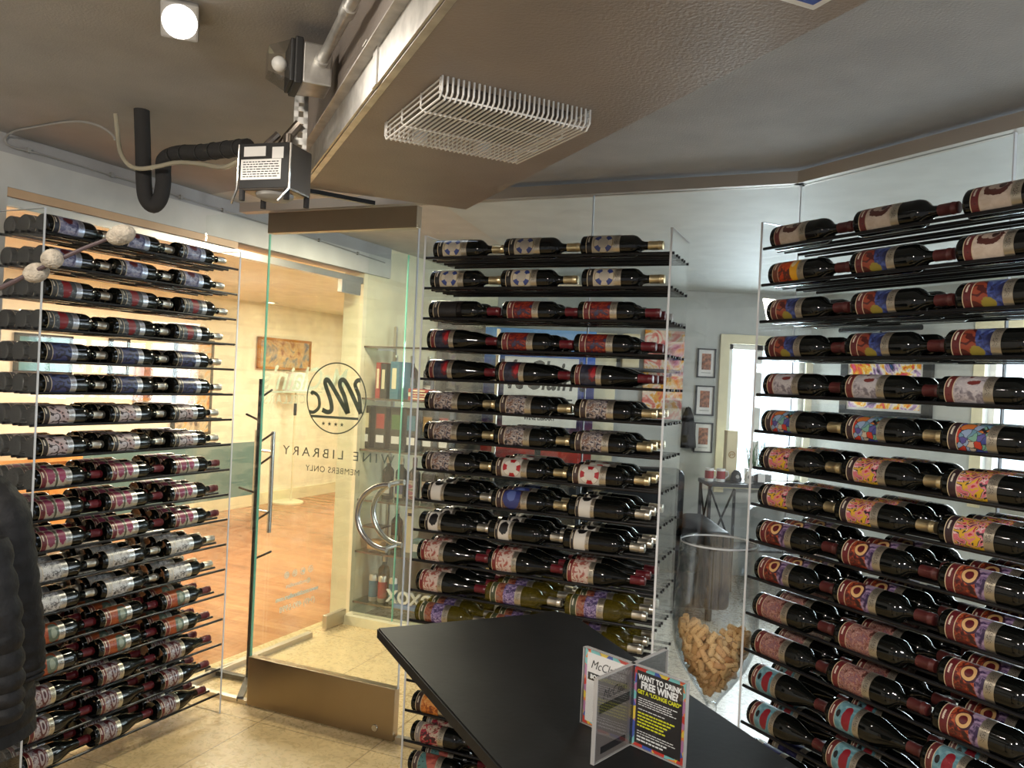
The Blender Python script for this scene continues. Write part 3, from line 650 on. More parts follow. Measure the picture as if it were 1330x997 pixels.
# glass, channels and header trims of the middle and right partitions
def s_px(r, px, py, d=GD): return s_of(r, on_plane(r, d, px, py))
sD0, sD1 = s_px('M', 330, 760), s_px('M', 529, 640)   # the door's edges
sLM = s_of('M', CORNER_LM); sMR = s_of('M', CORNER_MR); sSEAM = s_px('M', 771, 270)
def pane(name, r, s0, s1, z0, z1, mat='glass', d=GD, th=0.012, edge=False):
    c = P(r, (s0+s1)/2, d, (z0+z1)/2); mb = MB(); mb.box(c, (s1-s0-0.003, th, z1-z0), RACKS[r][2])
    o = struct(mb.build(name, M[mat]))
    return o
pane('window_1', 'M', sLM+0.01, sD0-0.006, 0.03, Z_TRIM0)
pane('window_2', 'M', sD1+0.006, sSEAM, 0.03, Z_TRIM0)
pane('window_3', 'M', sSEAM, sMR-0.006, 0.03, Z_TRIM0)
sRS = s_px('R', 1318, 200)
pane('window_4', 'R', sR0+0.006, sRS, 0.03, Z_TRIM0)
pane('window_5', 'R', sRS, 2.6, 0.03, Z_TRIM0)
def bar(name, r, s0, s1, d, z0, z1, th, mat):
    mb = MB(); mb.box(P(r, (s0+s1)/2, d, (z0+z1)/2), (s1-s0, th, z1-z0), RACKS[r][2]); return struct(mb.build(name, mat))
bar('trim_2', 'M', sLM+0.25, sMR+0.012, GD-0.005, Z_TRIM0, Z_TRIM1, 0.055, M['header'])
bar('trim_3', 'R', sR0-0.012, 3.0, GD-0.005, Z_TRIM0, Z_TRIM1, 0.055, M['header'])
bar('trim_4', 'M', sD1+0.004, sMR+0.01, GD, 0.0, 0.03, 0.03, M['steel'])
bar('trim_5', 'R', sR0-0.01, 3.0, GD, 0.0, 0.03, 0.03, M['steel'])
bar('trim_6', 'M', sLM, sD0-0.004, GD, 0.0, 0.022, 0.03, M['steel'])
mb = MB()                                            # seams of clear silicone between the panes
for r, s in (('M', sSEAM), ('M', sMR), ('R', sRS)): mb.box(P(r, s, GD, (Z_TRIM0+0.03)/2), (0.004, 0.0125, Z_TRIM0-0.03), RACKS[r][2])
struct(mb.build('trim_7', M['acrylic_edge']))
# left wall: white bulkhead over glass
sWL = s_px('L', 10, 238); sBE = s_px('L', 508, 346)
bar('wall_left', 'L', sWL, sBE, GD+0.07, 2.335, 2.468, 0.14, M['white_wall'])
bar('wall_left_band', 'L', -1.9, sBE, GD+0.075, 2.468, Z_LEFT, 0.145, M['ceiling'])
bar('wall_left_pier', 'L', -1.9, sWL, GD+0.10, 0.0, 2.468, 0.20, M['white_wall'])
bar('trim_8', 'L', sWL, s_px('L', 310, 322), GD+0.05, 2.300, 2.336, 0.09, M['wood_trim'])
bar('trim_9', 'L', sWL, sBE, GD+0.05, 2.262, 2.302, 0.05, M['steel'])
bar('trim_10', 'L', sWL, sBE-0.7, GD, 0.0, 0.03, 0.04, M['steel'])
sP = [sWL, 0.55, SILL_L]
pane('window_6', 'L', sWL, 0.52, 0.03, 2.262); pane('window_7', 'L', 0.52, SILL_L-0.004, 0.03, 2.262)
sL2 = s_of('L', CORNER_L2)
# second glass partition behind the vestibule, with its curb
sC1 = s_px('M', 509, 800, 1.71)
pane('window_8', 'M', s_of('M', CORNER_L2)+0.05, sC1, 0.06, 2.45, d=1.71)
pane('window_9', 'M', sC1+0.004, 0.10, 0.06, 2.45, d=1.71)
bar('trim_11', 'M', s_of('M', CORNER_L2), 0.15, 1.71, 0.0, 0.06, 0.10, M['cream_panel'])
mb = MB(); mb.box(P('M', sC1+0.002, 1.71, 1.25), (0.005, 0.014, 2.38), AM); struct(mb.build('trim_12', M['green_edge']))
pane('window_10', 'M', 0.19, 0.205, 0.03, 2.43)if False else None
# ---------------------------------------------------------------- the glass entrance door
sd0, sd1 = sD0, sD1; DW = sd1-sd0
t = thing('door_1', 'frameless glass cellar door with steel rails and curved steel handles', 'door', P('M', sd0, GD, 0), AM); t['kind'] = 'structure'
mb = MB(); mb.box((DW/2, 0, 1.28), (DW-0.006, 0.012, 2.12)); leaf = mb.build('door_pane', M['door_glass'], t)
mb = MB(); mb.box((0.001, 0, 1.28), (0.004, 0.0122, 2.08)); mb.build('polished_edge', M['green_edge'], leaf); mb = MB(); mb.box((DW-0.001, 0, 1.28), (0.003, 0.0122, 2.08)); mb.build('closing_edge', M['acrylic_edge'], leaf)
mb = MB(); mb.bbox((DW/2, 0, 0.126), (DW-0.008, 0.044, 0.236), 0.004); rail = mb.build('bottom_rail', M['door_steel'], t)
mb = MB(); mb.lathe([(0.0, 0.006), (0.014, 0.006), (0.016, 0.003), (0.016, 0.0)], 20, Matrix.Translation((DW-0.10, -0.022, 0.052)) @ Matrix.Rotation(PI/2, 4, 'X')); mb.build('lock_cylinder', M['chrome'], rail, True)
mb = MB(); mb.bbox((DW/2, 0, 2.372), (DW-0.006, 0.044, 0.100), 0.003); mb.build('top_rail', M['door_steel'], t)
# curved pull handles, one on each face
hp = [on_plane('M', GD-0.05, x, y) for x, y in ((517, 630), (495, 628), (472, 642), (457, 672), (463, 696), (478, 714), (500, 719), (512, 713))]
def to_door(p): return (s_of('M', p)-sd0, d_of('M', p)-GD, p.z)
def handle(dy):
    cs = to_door(on_plane('M', GD-0.05, 512, 671)); x1 = DW-0.055
    top, bot = to_door(on_plane('M', GD-0.05, 512, 630))[2], to_door(on_plane('M', GD-0.05, 508, 714))[2]
    rr = (top-bot)/2; zc = (top+bot)/2
    arc = [(x1 - rr*1.12*math.sin(math.radians(a)), dy, zc + rr*math.cos(math.radians(a))) for a in range(0, 181, 9)]
    mb = MB(); mb.tube(arc, 0.0125, 12)
    for z in (top, bot): mb.tube([(x1-0.02, dy, z), (x1-0.02, 0.0, z)], 0.009, 10)
    return mb.build('pull_handle', M['chrome'], t, True)
handle(-0.065); handle(0.065)
# lettering on the far face of the glass, so it reads in reverse from inside
DEC = thing  # decals are children of the door pane
def dpx(px, py): q = on_plane('M', GD, px, py); return (s_of('M', q)-sd0, q.z)
cx, cz = dpx(435, 517); rad = (dpx(435, 471)[1]-dpx(435, 563)[1])/2
def stroke_obj(name, strokes, mat, w=None):
    mb = MB()
    for pts, ww in strokes: ribbon(mb, pts, ww, 0, 0.0012)
    o = mb.build(name, mat, leaf); o.rotation_euler = (PI/2, 0, 0); o.location = (0, 0.0095, 0); return o
circ = [(cx+rad*math.cos(a*PI/36), cz+rad*math.sin(a*PI/36)) for a in range(73)]
def dd(*l): return spline([Vector((*dpx(x, y), 0)) for x, y in l], 8)
strokes = [(circ, 0.006)]
strokes += [(dd((403, 512), (405, 509), (412, 515), (413, 528), (406, 535), (400, 534)), 0.016)]          # c
strokes += [(dd((417, 532), (424, 535), (429, 532), (428, 520), (421, 498), (424, 493), (431, 503), (450, 537)), 0.022)]
strokes += [(dd((451, 537), (446, 515), (440, 500), (443, 493), (450, 500), (467, 537)), 0.022)]
strokes += [(dd((467, 537), (465, 515), (460, 500), (463, 494), (467, 494)), 0.020)]
strokes += [(dd((402, 540), (464, 544)), 0.012)]
stroke_obj('circle_logo', strokes, M['etch'])
mb = MB()
for i in range(4):
    x0, z0 = dpx(418.5+i*8.0, 549.8+i*0.6)
    pts = [(x0+(0.011 if k % 2 == 0 else 0.0045)*math.sin(k*PI/5), z0+(0.011 if k % 2 == 0 else 0.0045)*math.cos(k*PI/5)) for k in range(10)]
    mb.prism(pts, 0, 0.0012)
o = mb.build('logo_stars', M['etch'], leaf); o.rotation_euler = (PI/2, 0, 0); o.location = (0, 0.0095, 0)
def door_text(name, body, pxc, size, mat, slope=0.0, **k):
    x, z = dpx(*pxc)
    o = text_obj(name, body, size, mat, leaf, (x, 0.0085, z), (PI/2, slope, 0), mirror=True, **k); return o
door_text('wine_library_lettering', 'WINE LIBRARY', (436, 591), 0.062, M['etch'], space=1.45, xscale=1.12)
door_text('members_only_lettering', 'MEMBERS ONLY', (430, 611), 0.040, M['etch'], space=1.1)
# the lounge door in the left partition: patch fittings and ladder pull
u0, u1 = SILL_L+0.02, sL2-0.02
t = thing('door_2', 'second frameless glass door to the lounge with a ladder pull handle', 'door', P('L', u0, GD, 0), AL); t['kind'] = 'structure'
mb = MB(); mb.box(((u1-u0)/2, 0, 1.14), (u1-u0, 0.012, 2.22)); mb.build('door_pane', M['door_glass'], t)
for x, z in ((u1-u0-0.11, 0.055), (u1-u0-0.11, 2.215)):
    mb = MB(); mb.bbox((x, 0, z), (0.20, 0.036, 0.085), 0.003); mb.build('patch_fitting', M['steel'], t)
hq = [on_plane('L', GD-0.06, 355, 560), on_plane('L', GD-0.06, 346, 692)]; hx = s_of('L', hq[0])-u0
mb = MB(); mb.tube([(hx, -0.06, hq[0].z), (hx, -0.06, hq[1].z)], 0.0125, 12); mb.tube([(hx, 0.06, hq[0].z), (hx, 0.06, hq[1].z)], 0.0125, 12)
for f in (0.2, 0.8): z = hq[0].z*(1-f)+hq[1].z*f; mb.tube([(hx, -0.06, z), (hx, 0.06, z)], 0.008, 8)
mb.build('ladder_pull', M['chrome'], t, True)
leaf2 = [o for o in t.children if o.name.startswith('door_pane')][0]
def d2px(px, py): q = on_plane('L', GD, px, py); return (s_of('L', q)-u0, q.z)
def door2_text(name, body, pxc, size, mat, **k):
    x, z = d2px(*pxc); return text_obj(name, body, size, mat, leaf2, (x, 0.0085, z), (PI/2, 0, 0), mirror=True, **k)
door2_text('handle_name_lettering', '@mcclaincellars', (389, 757), 0.034, M['etch_white'], bold=0.0004)
door2_text('web_address_lettering', 'www.mcclaincellars.com', (388, 771), 0.039, M['etch_white'], bold=0.0014)
door2_text('telephone_lettering', '(949) 490-5998', (388, 785), 0.052, M['etch_white'])
mb = MB()
for i, (px, py) in enumerate(((374, 747), (384.5, 744), (395, 741.5), (405, 738.5))):
    x, z = d2px(px, py); r0 = 0.0195
    ribbon(mb, [(x+r0*math.cos(a*PI/14), z+r0*math.sin(a*PI/14)) for a in range(29)], 0.003, 0, 0.0012)
    if i == 0:
        for q in ((-.010, -.010, .010, -.010), (.010, -.010, .010, .010), (.010, .010, -.010, .010), (-.010, .010, -.010, -.010)): ribbon(mb, [(x+q[0], z+q[1]), (x+q[2], z+q[3])], 0.003, 0, 0.0012)
        ribbon(mb, [(x+.005*math.cos(a*PI/6), z+.005*math.sin(a*PI/6)) for a in range(13)], 0.0025, 0, 0.0012)
    elif i == 1:
        ribbon(mb, [(x+.009*math.cos(a*PI/8), z+.003+.008*math.sin(a*PI/8)) for a in range(-3, 12)], 0.003, 0, 0.0012); ribbon(mb, [(x, z+.003), (x+.003, z-.013)], 0.003, 0, 0.0012)
    elif i == 2:
        mb.prism([(x-.012, z+.006), (x-.002, z-.010), (x+.010, z-.006), (x+.012, z+.004), (x+.006, z+.010), (x+.001, z+.004)], 0, 0.0012)
    else:
        ribbon(mb, [(x-.004, z+.011), (x+.002, z+.009), (x+.002, z-.013)], 0.004, 0, 0.0012); ribbon(mb, [(x-.005, z+.001), (x+.007, z+.001)], 0.0035, 0, 0.0012)
o = mb.build('social_icons', M['etch_white'], leaf2); o.rotation_euler = (PI/2, 0, 0); o.location = (0, 0.0095, 0)
door2_text('shop_name_lettering', 'McClain\u2019s', (398, 493), 0.20, M['etch_faint'], shear=-0.3, bold=0.002)
door2_text('cellars_lettering', 'CELLARS', (372, 519), 0.075, M['etch_faint'], space=1.3)
mb = MB(); ax, az = d2px(345, 510); bx_, bz_ = d2px(420, 508); mb.box(((ax+bx_)/2, 0.0095, (az+bz_)/2), (bx_-ax, 0.0012, 0.010)); mb.build('rule_line', M['etch_faint'], leaf2)
# rooms beyond
def box_wall(name, pts, z0, z1, th, mat):
    for i, (p, q) in enumerate(zip(pts, pts[1:])): wall_between(name if i == 0 else name, p, q, z0, z1, th, mat, side=1.0 if False else 0.5)
wall_between('wall_lounge', P('L', -1.6, 4.15), P('L', 7.2, 4.15), 0, 2.5, 0.1, M['cream_wall'])
wall_between('wall_lounge_end', P('L', 7.2, 4.2), P('L', 7.2, 0.40), 0, 2.5, 0.1, M['cream_panel'])
wall_between('wall_lounge_near', P('L', -1.65, 4.2), P('L', -1.65, 0.5), 0, 2.5, 0.1, M['cream_wall'])
wall_between('baseboard_lounge', P('L', -1.5, 4.09), P('L', 7.14, 4.09), 0, 0.14, 0.02, M['cream_panel'])
wall_between('baseboard_end', P('L', 7.14, 4.08), P('L', 7.14, 0.5), 0, 0.14, 0.02, M['cream_panel'])
wall_between('wall_lounge_stripe', P('L', 3.2, 4.085), P('L', 5.6, 4.085), 0.14, 0.78, 0.012, M['teal'])
wall_between('wall_between_rooms', P('L', sBE-0.28, GD+0.10), P('L', 7.2, GD+0.10), 0, 2.545, 0.16, M['cream_panel'])
# showroom walls: far wall with a window, right wall with a window
WX0, WX1, WZ0, WZ1 = at_y(940, 600, BFAR).x, at_y(1040, 600, BFAR).x, 0.83, at_y(960, 447, BFAR).z
cnr = Vector((2.62, BFAR, 0))
mb = MB()
def wall_hole(mb, p, q, th, z1, s0, s1, z0h, z1h):
    p, q = Vector((p[0], p[1], 0)), Vector((q[0], q[1], 0)); u = (q-p).normalized(); L = (q-p).length; a = math.atan2(u.y, u.x)
    def b(sa, sb, za, zb): c = p+u*((sa+sb)/2); mb.box((c.x, c.y, (za+zb)/2), (sb-sa, th, zb-za), a)
    b(0, s0, 0, z1); b(s1, L, 0, z1); b(s0, s1, 0, z0h); b(s0, s1, z1h, z1)
wall_hole(mb, (-1.3, BFAR+0.06, 0), (cnr.x+0.1, BFAR+0.06, 0), 0.12, 2.56, WX0+1.3, WX1+1.3, WZ0, WZ1)
struct(mb.build('wall_far', M['cool_wall']))
RD = Vector((math.cos(RACKS['R'][2]), math.sin(RACKS['R'][2]), 0))
cnr2 = Vector((cnr.x+0.06, BFAR, 0)); rend = cnr2 + RD*8.2
def on_right(px, py):
    n = Vector((-RD.y, RD.x, 0)); d = ray(px, py); t = n.dot(cnr2)/n.dot(d); return EYEV + d*t
def s_right(p): return (p-cnr2).dot(RD)
rw0 = s_right(on_right(1279, 560)); rw1 = rw0+1.9; rz0, rz1 = on_right(1279, 645).z, on_right(1279, 428).z
mb = MB(); wall_hole(mb, cnr2+Vector((0.05, 0.03, 0)), rend, 0.12, 2.56, rw0, rw1, rz0, rz1)
struct(mb.build('wall_right', M['cool_wall']))
def window(name, p, q, z0, z1, label=None, mull=(0.55,)):
    p, q = Vector((p[0], p[1], 0)), Vector((q[0], q[1], 0)); u = (q-p).normalized(); L = (q-p).length; a = math.atan2(u.y, u.x)
    t = thing(name, label, 'window', (p.x, p.y, 0), a); t['kind'] = 'structure'
    mb = MB(); cw = 0.085; y = -0.075
    mb.bbox((-cw/2, y, (z0+z1)/2), (cw, 0.03, z1-z0+2*cw), 0.004); mb.bbox((L+cw/2, y, (z0+z1)/2), (cw, 0.03, z1-z0+2*cw), 0.004)
    mb.bbox((L/2, y, z1+cw/2), (L+2*cw, 0.032, cw), 0.004); mb.bbox((L/2, y-0.015, z0-0.02), (L+2*cw, 0.07, 0.04), 0.004)
    mb.build('casing', M['cream_panel'], t)
    mb = MB(); f = 0.045
    mb.box((f/2, 0, (z0+z1)/2), (f, 0.05, z1-z0)); mb.box((L-f/2, 0, (z0+z1)/2), (f, 0.05, z1-z0)); mb.box((L/2, 0, z0+f/2), (L, 0.05, f)); mb.box((L/2, 0, z1-f/2), (L, 0.05, f))
    for m in mull: mb.box((L*m, 0, (z0+z1)/2), (0.05, 0.05, z1-z0))
    mb.build('window_frame', M['white_plastic'], t)
    mb = MB(); mb.box((L/2, 0.01, (z0+z1)/2), (L-0.05, 0.006, z1-z0-0.05)); mb.build('window_pane', M['glass'], t)
window('window_11', (WX0, BFAR+0.06, 0), (WX1, BFAR+0.06, 0), WZ0, WZ1, 'tall bright window beside the framed pictures', (0.42,))
window('window_12', cnr2+RD*rw0+Vector((0.05, 0.03, 0)), cnr2+RD*rw1+Vector((0.05, 0.03, 0)), rz0, rz1, 'bright window behind the right rack', (0.33, 0.66))
wall_between('wall_cellar_left', P('L', -1.9, GD+0.1), (-3.6, -1.7, 0), 0, 2.6, 0.1, M['white_wall'])
wall_between('wall_cellar_right', P('R', 3.1, GD+0.02), (3.1, -1.7, 0), 0, 2.6, 0.1, M['white_wall'])
# ---------------------------------------------------------------- bar table
TZ = 1.06
def tz(x, y): p = at_z(x, y, TZ); return Vector((p.x, p.y, 0))
tA, tB, tC, tD = tz(490, 815), tz(690, 797), tz(736, 796), tz(1040, 997)
tE = tz(650, 997); dl = (tE-tA).normalized(); dr = (tD-tC).normalized()
tip = [tA + (tB-tA)*f for f in (0, 0.5)] + spline([tB, tz(716, 793), tC, tz(752, 803), tz(775, 818)], 4)
edge_r = tz(800, 836)
poly = tip + [edge_r, tD, tD + dr*0.95, tA + dl*1.62]
t = thing('bar_table', 'black bar-height table with an angled end and rounded corner', 'table', ((tA.x+tD.x)/2, 1.2, 0))
ofs = t.location.copy()
mb = MB(); mb.prism([p-ofs for p in poly], TZ-0.026, TZ)
bmesh.ops.recalc_face_normals(mb.b, faces=mb.b.faces); bmesh.ops.bevel(mb.b, geom=[e for e in mb.b.edges if abs(e.verts[0].co.z-e.verts[1].co.z) < 1e-5], offset=0.003, segments=2, affect='EDGES')
mb.build('table_top', M['table'], t)
for y in (1.55, 0.65):
    c = Vector((0.08 if y > 1 else 0.42, y, 0)) - ofs; c.z = 0
    mb = MB(); mb.tube([c+Vector((0, 0, 0.03)), c+Vector((0, 0, TZ-0.026))], 0.038, 20); mb.lathe([(0.0, 0.0), (0.20, 0.0), (0.20, 0.008), (0.12, 0.022), (0.05, 0.034), (0.0, 0.034)], 28, Matrix.Translation(c)); mb.build('pedestal', M['black_metal'], t, True)
# ---------------------------------------------------------------- four-winged acrylic sign on the table
sc = at_z(818, 966, TZ); sc.z = TZ
SH = on_plane('M', d_of('M', sc), 822, 862).z - TZ
e1 = Vector((0.69, -0.72, 0)).normalized(); e2 = Vector((-0.66, -0.75, 0)).normalized()
t = thing('table_sign', 'clear acrylic four-sided menu sign standing on the black table', 'sign', sc+Vector((0, 0, 0.0008)))
PW = 0.104
def wing(dv, name):
    a = math.atan2(dv.y, dv.x); w = thing(name, None, None); w.parent = t; w.rotation_euler.z = a
    del_keys = [k for k in ('label', 'category') if k in w]
    mb = MB(); mb.box((PW/2+0.002, 0.0026, SH/2), (PW, 0.0018, SH)); mb.box((PW/2+0.002, -0.0026, SH/2), (PW, 0.0018, SH)); mb.build('acrylic_sleeve', M['acrylic'], w)
    mb = MB()
    mb.box((PW+0.0025, 0, SH/2), (0.0016, 0.0072, SH)); mb.box((PW/2, 0, SH+0.0006), (PW, 0.0072, 0.0014)); mb.box((PW/2, 0, 0.0008), (PW, 0.0072, 0.0014)); mb.build('sleeve_edge', M['sign_edge'], w)
    return w
def border_mat():
    q = NT('multicolour_border'); vo = q.voro(q.obj(), 70.0); sp = q.n('ShaderNodeSeparateXYZ'); q.put(sp.inputs[0], vo.outputs['Color'])
    c = q.ramp(sp.outputs[0], [(0.0, srgb(196, 60, 50)), (0.2, srgb(70, 90, 170)), (0.4, srgb(226, 196, 70)), (0.55, srgb(120, 190, 190)), (0.7, srgb(226, 130, 60)), (0.85, srgb(180, 120, 160))], True)
    return q.done(q.bsdf(c, 0.5))
M['border'] = border_mat()
def sheet(w, mat, border=True):
    mb = MB(); mb.box((PW/2+0.002, 0, SH/2), (PW-0.004, 0.0010, SH-0.004)); mb.build('printed_border' if border else 'printed_sheet', M['border'] if border else mat, w)
    if border: mb = MB(); mb.box((PW/2+0.002, 0, SH/2), (PW-0.014, 0.0014, SH-0.014)); mb.build('printed_sheet', mat, w)
# the face we read has its outward normal along -y of the wing frame; lettering faces that way
def line(w, name, body, z, size, mat, x=None, flip=False, y=-0.0011, **k):
    rot = (PI/2, 0, PI) if flip else (PI/2, 0, 0)
    return text_obj(name, body, size, mat, w, (PW/2+0.002 if x is None else x, -y if flip else y, z), rot, **k)
w1 = wing(e1, 'front_right_wing'); sheet(w1, M['sheet_dark'])
line(w1, 'headline_lettering', 'WANT TO DRINK', SH-0.017, 0.0120, M['white_ink'], bold=0.0005, xscale=0.86)
line(w1, 'headline_lettering', 'FREE WINE?', SH-0.0295, 0.0160, M['white_ink'], bold=0.0007, xscale=0.86)
line(w1, 'offer_lettering', 'GET A \u201cLOUNGE CARD\u201d', SH-0.041, 0.0090, M['yellow_ink'], bold=0.0003, xscale=0.86)
def fine(w, z0, n, mat, seed, dz=0.0052, h=0.0018):
    rr = random.Random(seed); mb = MB()
    for i in range(n):
        x = 0.014; end = 0.092 - rr.uniform(0, 0.03)
        while x < end:
            l = rr.uniform(0.003, 0.009); mb.box((x+l/2, -0.0009, z0-i*dz), (l, 0.0006, h)); x += l+0.0016
    return mb.build('fine_print', mat, w)
fine(w1, SH-0.051, 4, M['white_ink'], 1, 0.0036, 0.0011); fine(w1, SH-0.069, 1, M['white_ink'], 2, 0.005, 0.0011)
fine(w1, SH-0.075, 5, M['yellow_ink'], 3, 0.0052, 0.0022); fine(w1, SH-0.105, 2, M['white_ink'], 4, 0.004, 0.0011); fine(w1, SH-0.114, 2, M['white_ink'], 5, 0.0055, 0.0024)
w2 = wing(e2, 'front_left_wing'); sheet(w2, M['sheet_grey'], False)
w3 = wing(-e1, 'back_left_wing'); sheet(w3, M['paper'])
w4 = wing(-e2, 'back_right_wing'); sheet(w4, M['sheet_dark'], False)
M['dark_ink'] = M['ink']
line(w3, 'name_lettering', 'McClain\u2019s', SH-0.026, 0.021, M['ink'], flip=True, shear=0.35, xscale=0.9)
mb = MB(); mb.box((PW/2+0.002, 0.0009, SH-0.047), (PW-0.02, 0.0008, 0.013)); mb.build('title_bar', M['ink'], w3)
line(w3, 'title_lettering', 'BOOK', SH-0.047, 0.010, M['white_ink'], x=PW-0.028, flip=True, y=-0.0014, bold=0.0004)
line(w2, 'name_lettering', 'McClain', SH-0.030, 0.022, M['ink'], flip=True, shear=0.35, xscale=0.95)
mb = MB(); mb.box((PW/2, 0.0007, SH-0.050), (PW-0.018, 0.0008, 0.014)); mb.box((PW/2, 0.0007, 0.016), (PW-0.034, 0.0008, 0.011)); mb.build('title_bar', M['ink'], w2)
# ---------------------------------------------------------------- giant wine glass with corks
gy = 2.83; gx = at_y(933, 720, gy).x
mpp = gy/F_PX
zr, zb = at_y(935, 704, gy).z, at_y(930, 916, gy).z
RB = 54.5*mpp; RR = 49.5*mpp
t = thing('giant_wine_glass', 'giant floor-standing wine glass holding a heap of corks', 'wine glass', (gx, gy, 0))
hgt = zr-zb
bowl = [(0.018, 0.0), (0.035, 0.03), (0.075, 0.085), (RB*0.80, 0.155), (RB*0.96, 0.225), (RB, 0.29), (RB*0.985, 0.36), (RR*1.01, hgt-0.01), (RR, hgt)]
bs = spline([Vector((r_, h_, 0)) for r_, h_ in bowl], 5); bs = [(p.x, p.y) for p in bs]
mb = MB(); mb.lathe([(r_, zb+h_) for r_, h_ in bs] + [(r_-0.004, zb+h_) for r_, h_ in reversed(bs)], 48); mb.build('bowl', M['bowl_glass'], t, True)
mb = MB(); mb.lathe([(RR+0.0015*math.cos(a)-0.002, zr+0.003*math.sin(a)) for a in [k*PI/4 for k in range(9)]], 48); mb.build('rim', M['acrylic_edge'], t, True)
mb = MB(); mb.lathe([(0.0, 0.0), (0.135, 0.0), (0.135, 0.005), (0.07, 0.016), (0.022, 0.035), (0.013, 0.08), (0.011, zb*0.5), (0.013, zb-0.06), (0.020, zb-0.005), (0.016, zb+0.01), (0.0, zb+0.012)], 32); mb.build('stem_and_foot', M['bowl_glass'], t, True)
def bowl_r(h):
    for (r0, h0), (r1, h1) in zip(bs, bs[1:]):
        if h0 <= h <= h1: return r0+(r1-r0)*(h-h0)/(h1-h0+1e-9)
    return RR
rc = random.Random(11)
ckm = MB(); ckm.lathe([(0.0, -0.022), (0.0108, -0.022), (0.0118, -0.0205), (0.0118, 0.0205), (0.0108, 0.022), (0.0, 0.022)], 12)
cork0 = ckm.build('wine_cork', M['cork'], None, True); ck_me = cork0.data; corks = []
def heap_top(x, y):              # higher on the left, a dip right of the middle, higher again on the right
    return 0.255 + (-0.055*math.tanh((x+0.03)*16) if x < 0.03 else -0.055+0.07*min(1, (x-0.03)/0.06)) + 0.02*(-y/RB)
placed = []
tries = 0
while len(placed) < 230 and tries < 60000:
    tries += 1
    h = rc.uniform(0.06, 0.33); ang = rc.uniform(0, 2*PI); rr = bowl_r(h)-0.031
    if rr < 0.012: continue
    rad_ = rr*math.sqrt(rc.random()); x, y = rad_*math.cos(ang), rad_*math.sin(ang)
    if h > heap_top(x, y): continue
    surf = (rad_ > rr-0.035) or (h > heap_top(x, y)-0.035)
    if not surf: continue
    if any((x-a)**2+(y-b)**2+((h-c)*1.0)**2 < 0.0225**2 for a, b, c in placed): continue
    placed.append((x, y, h))
    tilt = rc.uniform(0, PI); az = rc.uniform(0, 2*PI)
    if rad_ > rr-0.02: az = ang+PI/2+rc.uniform(-0.4, 0.4)     # those against the glass lie along it
    o = cork0 if len(placed) == 1 else cork0.copy()
    if len(placed) > 1: C.objects.link(o)
    o.location = (gx+x, gy+y, zb+h); o.rotation_euler = (0, tilt if rad_ > rr-0.02 else rc.uniform(0.6, PI-0.6), az)
    tag(o, 'loose wine cork in the heap inside the giant wine glass', 'cork', 'corks in the giant wine glass')
# ---------------------------------------------------------------- black puffer jacket hanging at the left edge
JY = 2.35
def jp(x, y, dy=0.0): return at_y(x, y, JY+dy)
jt = thing('puffer_jacket', 'black quilted puffer jacket hanging at the left edge', 'jacket', at_y(-40, 1000, JY)); jo = jt.location.copy()
def quilt(path, radii, n=26, flat=0.55, rings=9, amp=0.010, tube_dir=None):
    mb = MB(); pts = spline(path, rings); rs = []
    m = len(radii)
    for i in range(len(pts)):
        f = i/(len(pts)-1)*(m-1); k = min(int(f), m-2); r = radii[k]+(radii[k+1]-radii[k])*(f-k)
        rs.append(r + amp*abs(math.sin(i*PI/3.0)) - amp*0.5)
    mb.tube([p-jo for p in pts], rs, n)
    return mb, pts
mb, pts = quilt([jp(-62, 622), jp(-52, 660), jp(-45, 760), jp(-40, 860), jp(-35, 960)], [0.09, 0.145, 0.165, 0.165, 0.16], 28, rings=14, amp=0.006)
mb.build('body', M['puffer'], jt, True)
mb, pts = quilt([jp(-22, 628, -0.03), jp(2, 668, -0.03), jp(15, 740, -0.02), jp(26, 810, 0.0), jp(32, 868, 0.01), jp(36, 884, 0.01)], [0.05, 0.072, 0.068, 0.062, 0.054, 0.044], 20, rings=9, amp=0.004)
mb.build('sleeve', M['puffer'], jt, True)
mb, pts = quilt([jp(-12, 700, -0.16), jp(-4, 800, -0.16), jp(0, 880, -0.15), jp(3, 935, -0.15)], [0.045, 0.06, 0.058, 0.05], 18, rings=8, amp=0.009)
mb.build('front_panel', M['puffer'], jt, True)
mb = MB(); mb.tube([jp(-95, 640)-jo, jp(-60, 612)-jo, jp(-20, 628)-jo], 0.05, 14); mb.build('collar', M['puffer'], jt, True)
cb = at_y(-50, 1000, JY); 
st = thing('coat_hook_stand', 'black coat stand carrying the puffer jacket, mostly outside the frame', 'coat stand', (cb.x-0.16, cb.y+0.20, 0))
mb = MB(); mb.tube([(0, 0, 0.02), (0, 0, 1.62)], 0.016, 12); mb.build('pole', M['black_metal'], st, True)
mb = MB(); mb.lathe([(0, 0), (0.17, 0), (0.17, 0.012), (0.04, 0.03), (0, 0.03)], 24); mb.build('base', M['black_metal'], st, True)
mb = MB(); mb.tube([(0, 0, 1.50), (0.04, -0.05, 1.46), (0.07, -0.09, 1.47), (0.075, -0.1, 1.50)], 0.008, 8); mb.build('hook', M['black_metal'], st, True)
